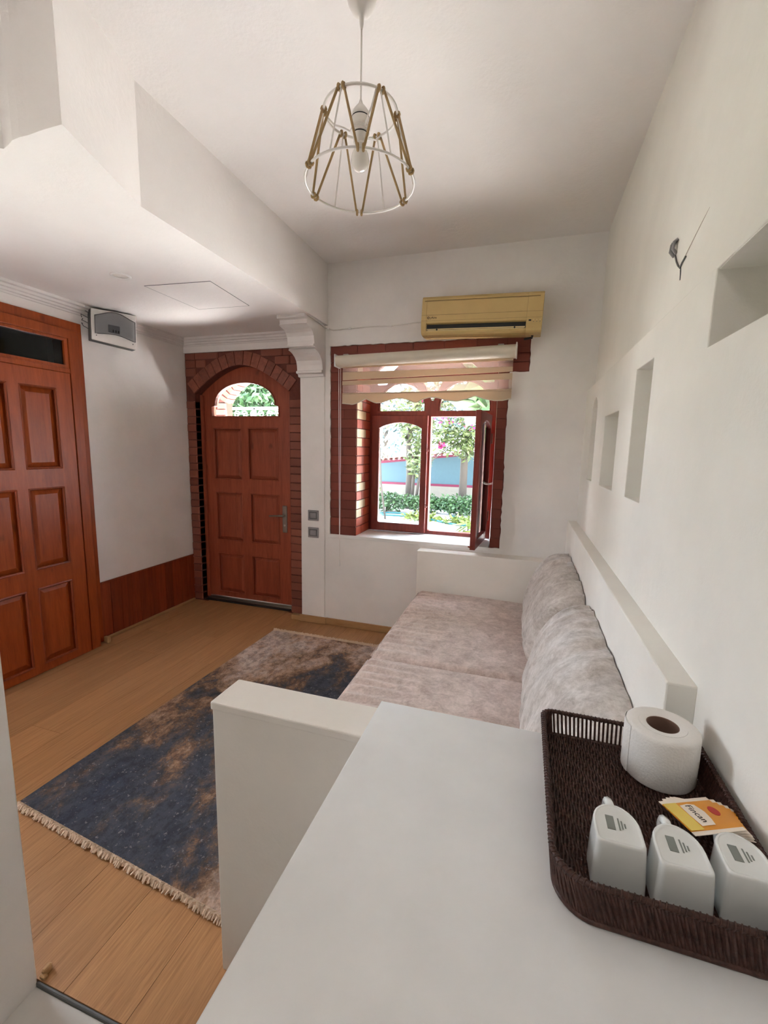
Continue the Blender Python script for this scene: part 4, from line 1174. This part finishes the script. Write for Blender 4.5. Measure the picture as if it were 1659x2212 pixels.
# ------------------------------------------------------------------ sachets fanned behind the cups
def sachet(i, cx, cy, z, ang, mat, label, tilt_=.0):
    w, h = .085, .072
    t = thing('tea_sachet', label, 'sachet', (cx, cy, z), 'drink sachets in the tray')
    def put(bm):
        bmesh.ops.rotate(bm, verts=bm.verts, cent=(0, 0, 0), matrix=Matrix.Rotation(tilt_, 3, 'X'))
        bmesh.ops.rotate(bm, verts=bm.verts, cent=(0, 0, 0), matrix=Matrix.Rotation(ang, 3, 'Z'))
        bmesh.ops.translate(bm, verts=bm.verts, vec=(cx, cy, z)); return bm
    def pillow(x0, x1, y0, y1, th):
        bm = bmesh.new(); n, m = 10, 8; top, bot = [], []
        for a in range(n+1):
            r1, r2 = [], []
            for b_ in range(m+1):
                x_, y_ = x0+(x1-x0)*a/n, y0+(y1-y0)*b_/m
                d = th*math.sin(PI*a/n)**.6*math.sin(PI*b_/m)**.6+.0004 if 0 < a < n and 0 < b_ < m else .0004
                r1.append(bm.verts.new((x_, y_, d))); r2.append(bm.verts.new((x_, y_, -d)))
            top.append(r1); bot.append(r2)
        for a in range(n):
            for b_ in range(m):
                bm.faces.new((top[a][b_], top[a+1][b_], top[a+1][b_+1], top[a][b_+1])); bm.faces.new((bot[a][b_], bot[a][b_+1], bot[a+1][b_+1], bot[a+1][b_]))
        return bm
    obj('wrapper', put(pillow(-w/2, w/2, -h/2+.006, h/2-.006, .0016)), mat, t, True)
    obj('crimped_edge', put(B(-w/2, w/2, h/2-.007, h/2, -.0005, .0005)), M['sach_wh'], t)
    obj('crimped_edge', put(B(-w/2, w/2, -h/2, -h/2+.007, -.0005, .0005)), M['sach_wh'], t)
    if i == 0:
        lab_ = prism([[(-.018+.0, -.022), (.004, -.022), (.008, -.010), (.010, .004), (.006, .020), (-.004, .023), (-.018, .021), (-.019, 0)]], .0019, .0022, 'top')
        obj('label_patch', put(lab_), M['sach_wh'], t)
        tx = text_mesh('Fincan', .0145, .0001); bmesh.ops.rotate(tx, verts=tx.verts, matrix=Matrix.Rotation(-PI/2, 3, 'Z')); bmesh.ops.translate(tx, verts=tx.verts, vec=(-.006, .002, .0024))
        obj('label_text', put(tx), M['inkblack'], t)
        obj('red_seal', put(prism([[(.026+.007*math.cos(2*PI*q/16), .004+.010*math.sin(2*PI*q/16)) for q in range(16)]], .0018, .0022, 'top')), M['sach_rd'], t)
        obj('yellow_end', put(B(-w/2+.001, -.020, -h/2+.008, h/2-.008, .0012, .0018)), M['sach_ye'], t)
    elif i == 1:
        obj('white_print', put(B(.030, .036, .008, .014, .0012, .0018)), M['sach_wh'], t)
labs = ['drink sachet printed Fincan, topmost of the fan behind the cups', 'orange drink sachet directly beneath the printed one', 'orange drink sachet in the middle of the fan', 'orange drink sachet second from the right wall', 'orange drink sachet lowest in the fan, against the right wall']
spots = [(.295, .729, .974, 25), (.301, .735, .9705, 18), (.307, .740, .967, 12), (.3125, .744, .9635, 6), (.3175, .747, .960, 1)]
for i, (cx, cy, z_, a) in enumerate(spots):
    sachet(i, cx, cy, z_, math.radians(a), M['sach_or'], labs[i], math.radians(-6))

# ------------------------------------------------------------------ garden outside
gd = obj('ground', B(-90, 60, YW+.42, 90, -.3, -.1), M['ground'])
gs = obj('added_side_ground', B(-90, XL-.26, -60, YW+.42, -.3, -.1), M['lawn'])  # unseen ground, added dark to keep upward light off the soffit
struct(gs, 'unseen lawn added along the left side of the house', 'ground')
struct(gd, 'pale sunlit garden ground outside the window', 'ground')
gw = thing('garden_wall', 'pale blue garden wall with a magenta stripe and clay tile coping', 'garden wall', (-3, 13, -.1))
def wtop(x): return 1.14+(x+4.2)*(1.467-1.14)/2.92
obj('wall_body', prism([[(-9, -.1), (4, -.1), (4, wtop(4)), (-9, wtop(-9))]], 13.0, 13.25, 'front'), M['garwall'], gw)
obj('stripe', B(-9, 4, 12.985, 13.0, .43, .50), M['stripe'], gw)
obj('base_course', B(-9, 4, 12.98, 13.0, -.1, .43), M['garbase'], gw)
TILE = None
bm = bmesh.new(); rings = []
for yy in (-.28, .20):
    rings.append([bm.verts.new((.085*math.cos(PI*q/6), yy, .07*math.sin(PI*q/6))) for q in range(7)] + [bm.verts.new((.07*math.cos(PI*q/6), yy, .055*math.sin(PI*q/6))) for q in range(6, -1, -1)])
for k in range(14): bm.faces.new((rings[0][k], rings[0][(k+1) % 14], rings[1][(k+1) % 14], rings[1][k]))
bm.faces.new(rings[0]); bm.faces.new(rings[1][::-1])
TILE = bpy.data.meshes.new('coping_tile'); bm.to_mesh(TILE); bm.free(); TILE.materials.append(M['tilered'])
x = -5.6
while x < -.2:
    o = bpy.data.objects.new('coping_tile', TILE); COL.objects.link(o); o.parent = gw; o.location = Vector((x, 13.1, wtop(x)+.01))-gw.location; x += .175
obj('coping_band', prism([[(-9, wtop(-9)-.07), (4, wtop(4)-.07), (4, wtop(4)), (-9, wtop(-9))]], 12.97, 13.0, 'front'), M['stripe'], gw)

def leaves(bm, c, rad, n, size, seed, shell=.3, flat=1.0):
    rs = random.Random(seed); c = Vector(c)
    for _ in range(n):
        while True:
            p = Vector((rs.uniform(-1, 1), rs.uniform(-1, 1), rs.uniform(-1, 1)))
            if shell < p.length < 1: break
        p = Vector((p.x*rad[0], p.y*rad[1], p.z*rad[2]))
        d = Vector((rs.gauss(0, 1), rs.gauss(0, 1), rs.gauss(0, .7)-.2)).normalized(); s_ = d.orthogonal().normalized()
        s_ = (s_*math.cos(1.7*rs.random()*3)+d.cross(s_)*math.sin(1.7*rs.random()*3)).normalized()
        l_ = size*rs.uniform(.7, 1.4); w = l_*.16*flat
        q = c+p
        vs = [bm.verts.new(q), bm.verts.new(q+d*l_*.5+s_*w), bm.verts.new(q+d*l_), bm.verts.new(q+d*l_*.5-s_*w)]
        bm.faces.new(vs)
    return bm
def tree(name, label, trunks, crowns, flowers, mat, loc, size=.16, n=500, seed=1, cat='tree', flat=1.0):
    t = thing(name, label, cat, loc)
    for pts, r_ in trunks: obj('trunk', T(pts, r_, 8), M['bark'], t, True)
    bm = bmesh.new()
    for i, (c_, rad) in enumerate(crowns): leaves(bm, c_, rad, n, size, seed+i, .15, flat)
    if crowns: obj('crown', bm, mat, t)
    if flowers:
        bm = bmesh.new()
        for i, (c_, rad) in enumerate(flowers): leaves(bm, c_, rad, 26, .075, seed+50+i, 0, 3.0)
        fo = obj('flowers', bm, M['petal'], t); fo['kind'] = 'stuff'
    return t
tree('oleander_tree', 'multi-stemmed leafy tree seen through the closed left sash',
     [([(-2.98, 11.6, -.12), (-2.95, 11.6, .8), (-3.0, 11.6, 1.6), (-2.96, 11.6, 2.2)], [.11, .10, .09, .07]), ([(-2.84, 11.4, -.12), (-2.80, 11.4, .7), (-2.74, 11.4, 1.5)], [.05, .045, .03]), ([(-2.72, 11.3, -.12), (-2.62, 11.3, .8), (-2.5, 11.3, 1.6)], [.04, .035, .02]), ([(-3.0, 9.6, -.12), (-3.12, 9.6, .7), (-3.18, 9.6, 1.9)], [.025, .022, .012])],
     [((-2.75, 11.5, 2.05), (.45, .4, .55)), ((-2.65, 11.3, 1.3), (.32, .3, .5)), ((-3.15, 11.4, 2.5), (.8, .4, .5)), ((-2.4, 11.2, 2.9), (.6, .4, .45))], [((-2.4, 11.1, 2.75), (.5, .3, .3))], M['leaf_olive'], (-2.95, 11.6, -.1), .17, 420, 11)
tree('flowering_tree', 'single-trunk tree with pink blossom seen through the open casement',
     [([(-1.52, 11.6, -.12), (-1.50, 11.6, .7), (-1.50, 11.6, 1.4), (-1.42, 11.6, 2.1)], [.11, .10, .095, .07]), ([(-2.55, 11.0, 1.0), (-2.1, 11.0, 1.35), (-1.7, 11.3, 1.75)], [.014, .014, .012])],
     [((-1.55, 11.4, 2.0), (.75, .4, .42)), ((-1.85, 11.3, 1.75), (.55, .35, .35)), ((-1.3, 11.4, 1.65), (.42, .35, .4)), ((-1.5, 11.3, 2.8), (.9, .4, .5))], [((-1.95, 11.0, 2.3), (.3, .2, .14)), ((-1.25, 11.0, 2.2), (.35, .2, .2)), ((-2.0, 11.0, 1.62), (.08, .1, .05)), ((-1.6, 11, 2.9), (.7, .3, .3))], M['leaf_olive'], (-1.52, 11.6, -.1), .15, 460, 31)
tree('background_tree', 'blue-green tree behind the left end of the garden wall', [([(-6, 19, -.1), (-6, 19, 3)], [.2, .12])], [((-6.2, 19, 2.6), (2.2, 1, 1.5)), ((-4.2, 20, 3.4), (2.0, 1, 1.6))], None, M['leaf_blue'], (-6, 19, -.1), .34, 900, 71)
tree('background_tree', 'blue-green tree behind the right end of the garden wall', [([(-2, 20, -.1), (-2, 20, 3)], [.2, .12])], [((-2.0, 20, 3.3), (1.8, 1, 1.3)), ((-.6, 20, 4.2), (1.8, 1, 1.4))], None, M['leaf_blue'], (-2, 20, -.1), .34, 700, 81)
for i, (x_, y_, r_, h_, mt, lb_) in enumerate(((-3.35, 10.8, .75, .33, 'leaf_green', 'low green hedge bush under the left sash'), (-2.35, 11.0, .55, .30, 'leaf_green', 'low green hedge bush below the window mullion'), (-1.45, 10.9, .7, .33, 'leaf_green', 'low green hedge bush seen through the open casement'), (-3.95, 11.2, .28, .75, 'leaf_yel', 'tall yellowish shrub at the left edge of the window view'))):
    tree('shrub', lb_, [([(x_, y_, -.12), (x_, y_, h_*.6)], [.03, .015])], [((x_, y_, .02+h_*.45), (r_, .35, h_*.72))], None, M[mt], (x_, y_, -.1), .085, 1500 if h_ < .5 else 420, 101+i, 'shrub', 1.7)
for i, (x_, y_, r_, mt, n__, lb_) in enumerate(((-2.2, 9.9, .5, 'leaf_yel', 420, 'patch of yellow-green grass by the hose'), (-1.25, 9.7, .5, 'leaf_yel', 420, 'patch of yellow-green grass at the right of the hose'))):
    t = thing('grass_patch', lb_, 'grass', (x_, y_, -.1)); t['kind'] = 'stuff'
    o = obj('blades', leaves(bmesh.new(), (x_, y_, -.06), (r_, .35, .10), n__, .12, 201+i, 0, 1.2), M[mt], t)
tree('small_plant', 'small spiky plant on the pale ground low in the open casement', [([(-.98, 8.6, -.12), (-.98, 8.6, .02)], [.015, .01])], [((-.98, 8.6, .02), (.14, .12, .13))], None, M['leaf_yel'], (-.98, 8.6, -.1), .2, 46, 301, 'plant', .8)
hz = [(-2.35, 10.15), (-2.9, 10.5), (-3.2, 10.45), (-3.35, 10.25), (-3.2, 10.05), (-2.85, 10.1), (-2.5, 10.05), (-2.0, 9.85), (-1.6, 9.55), (-1.3, 9.35), (-1.05, 9.4), (-.7, 9.3)]
ps = []
for a, b_ in zip(hz, hz[1:]):
    for f_ in (0, .25, .5, .75): ps.append((a[0]+(b_[0]-a[0])*f_, a[1]+(b_[1]-a[1])*f_, -.075))
tag(obj('garden_hose', T(ps, .022, 8), M['hose'], smooth=True, loc=(-2.3, 10, -.1)), 'turquoise hose looped on the ground outside the left sash', 'hose')
tag(obj('garden_hose', T([(-1.65, 10.6, -.075), (-1.4, 10.3, -.075), (-1.2, 10.0, -.075), (-.9, 9.8, -.075), (-.5, 9.7, -.075)], .024, 8), M['hose'], smooth=True, loc=(-1.2, 10, -.1)), 'short run of turquoise hose behind the open casement', 'hose')

# porch seen through the half-round door light
pc = thing('porch_pier', 'red brick porch pier seen through the door light', 'brick pier', (-3.70, 4.6, -.1))
obj('pier_core', B(-4.05, -3.505, 4.61, 4.74, -.1, 2.03), M['mortar'], pc)
z = -.1; k = 0
while z < 2.0:
    for (xa, xb) in (((-4.05, -3.76), (-3.75, -3.50)) if k % 2 else ((-4.05, -3.92), (-3.91, -3.63), (-3.62, -3.50))):
        brick(pc, M['porchbrick'], (xa+xb)/2, 4.62, z+.036, xb-xa-.008, .05, .064)
    z += .0735; k += 1
rf = thing('porch_arch', 'salmon brick arch springing from the porch pier seen through the door light', 'brick arch', (-3.7, 4.8, 2.03))
ic = [(a-.085, b_) for a, b_ in ((-3.415, 2.032), (-3.385, 2.085), (-3.345, 2.135), (-3.29, 2.185), (-3.225, 2.232), (-3.15, 2.275), (-3.06, 2.315), (-2.95, 2.35), (-2.82, 2.378), (-2.66, 2.40), (-2.5, 2.41))]
obj('arch_core', prism([[(-4.05, 2.032)] + [(a-.006, b_+.012) for a, b_ in ic] + [(-2.585, 2.75), (-4.05, 2.75)]], 4.62, 4.73, 'front'), M['mortar'], rf)
for (a0, b0), (a1, b1) in zip(ic, ic[1:]):
    dx_, dz_ = a1-a0, b1-b0; l_ = math.hypot(dx_, dz_); nx_, nz_ = -dz_/l_, dx_/l_
    f0, f1 = .07, .93; p0 = (a0+dx_*f0, b0+dz_*f0); p1 = (a0+dx_*f1, b0+dz_*f1)
    obj('brick', prism([[p0, p1, (p1[0]+nx_*.2, p1[1]+nz_*.2), (p0[0]+nx_*.2, p0[1]+nz_*.2)]], 4.595, 4.75, 'front'), M['porchbrick'], rf)
ig = thing('iron_railing', 'white scrolled iron railing seen through the door light', 'railing', (-4.7, 7, -.1))
obj('top_rail', B(-5.6, -3.9, 6.98, 7.02, 2.170, 2.215), M['iron'], ig)
obj('lower_rail', B(-5.6, -3.9, 6.98, 7.02, 1.98, 2.01), M['iron'], ig)
for x_ in (-5.55, -4.7, -3.95): obj('post', B(x_-.02, x_+.02, 6.98, 7.02, -.1, 2.2), M['iron'], ig)
for i in range(9):
    x_ = -5.42+i*.17
    sp_ = [(x_+(.07-.055*t_/10)*math.cos(t_*.9+(i % 2)*PI), 7.0, 2.09+(.07-.055*t_/10)*math.sin(t_*.9)) for t_ in range(11)]
    obj('scroll', T(sp_, .009, 5), M['iron'], ig)
tree('porch_tree', 'leafy green tree filling the half-round door light', [([(-5.8, 8.7, -.1), (-5.8, 8.7, 2.2)], [.12, .08])], [((-5.6, 8.6, 2.6), (1.1, .5, .8)), ((-6.5, 8.7, 2.7), (1.0, .5, .8)), ((-5.9, 9.2, 2.5), (1.5, .4, .8))], None, M['leaf_green'], (-5.8, 8.7, -.1), .22, 1000, 401)

# unseen trees added right of the garden to shade the beds and the garden wall, the paving by the house stays in the sun
for i, (x_, y_, lb_) in enumerate(((2.6, 10.6, 'added shade tree right of the garden beds, out of view'), (3.2, 13.0, 'added shade tree by the garden wall, out of view'), (3.0, 17.5, 'added shade tree behind the garden wall, out of view'), (1.2, 21.5, 'added shade tree far behind the garden wall, out of view'), (.9, 8.6, 'added shade tree nearest the house, out of view'))):
    tree('added_shade_tree', lb_, [([(x_, y_, -.12), (x_, y_, 2), (x_-.1, y_, 4.5)], [.2, .17, .1])],
         [((x_-.3, y_, 3.4), (1.9, 1.5, 1.7)), ((x_+.4, y_, 5.6), (2.2, 1.5, 1.9)), ((x_-1.6, y_, 5.0), (1.6, 1.3, 1.3))], None, M['leaf_green'], (x_, y_, -.1), .5, 1500, 501+10*i, 'tree', 2.2)
tree('added_shade_tree', 'added shade tree beside the porch, out of view', [([(-4.3, 9.4, -.12), (-4.3, 9.4, 3), (-4.3, 9.4, 5)], [.2, .17, .1])],
     [((-4.2, 9.0, 5.4), (2.0, 1.3, 1.3)), ((-3.0, 9.0, 6.6), (1.8, 1.3, 1.4))], None, M['leaf_green'], (-4.3, 9.4, -.1), .5, 1500, 701, 'tree', 2.2)  # unseen tree added to keep the sun off the porch tree
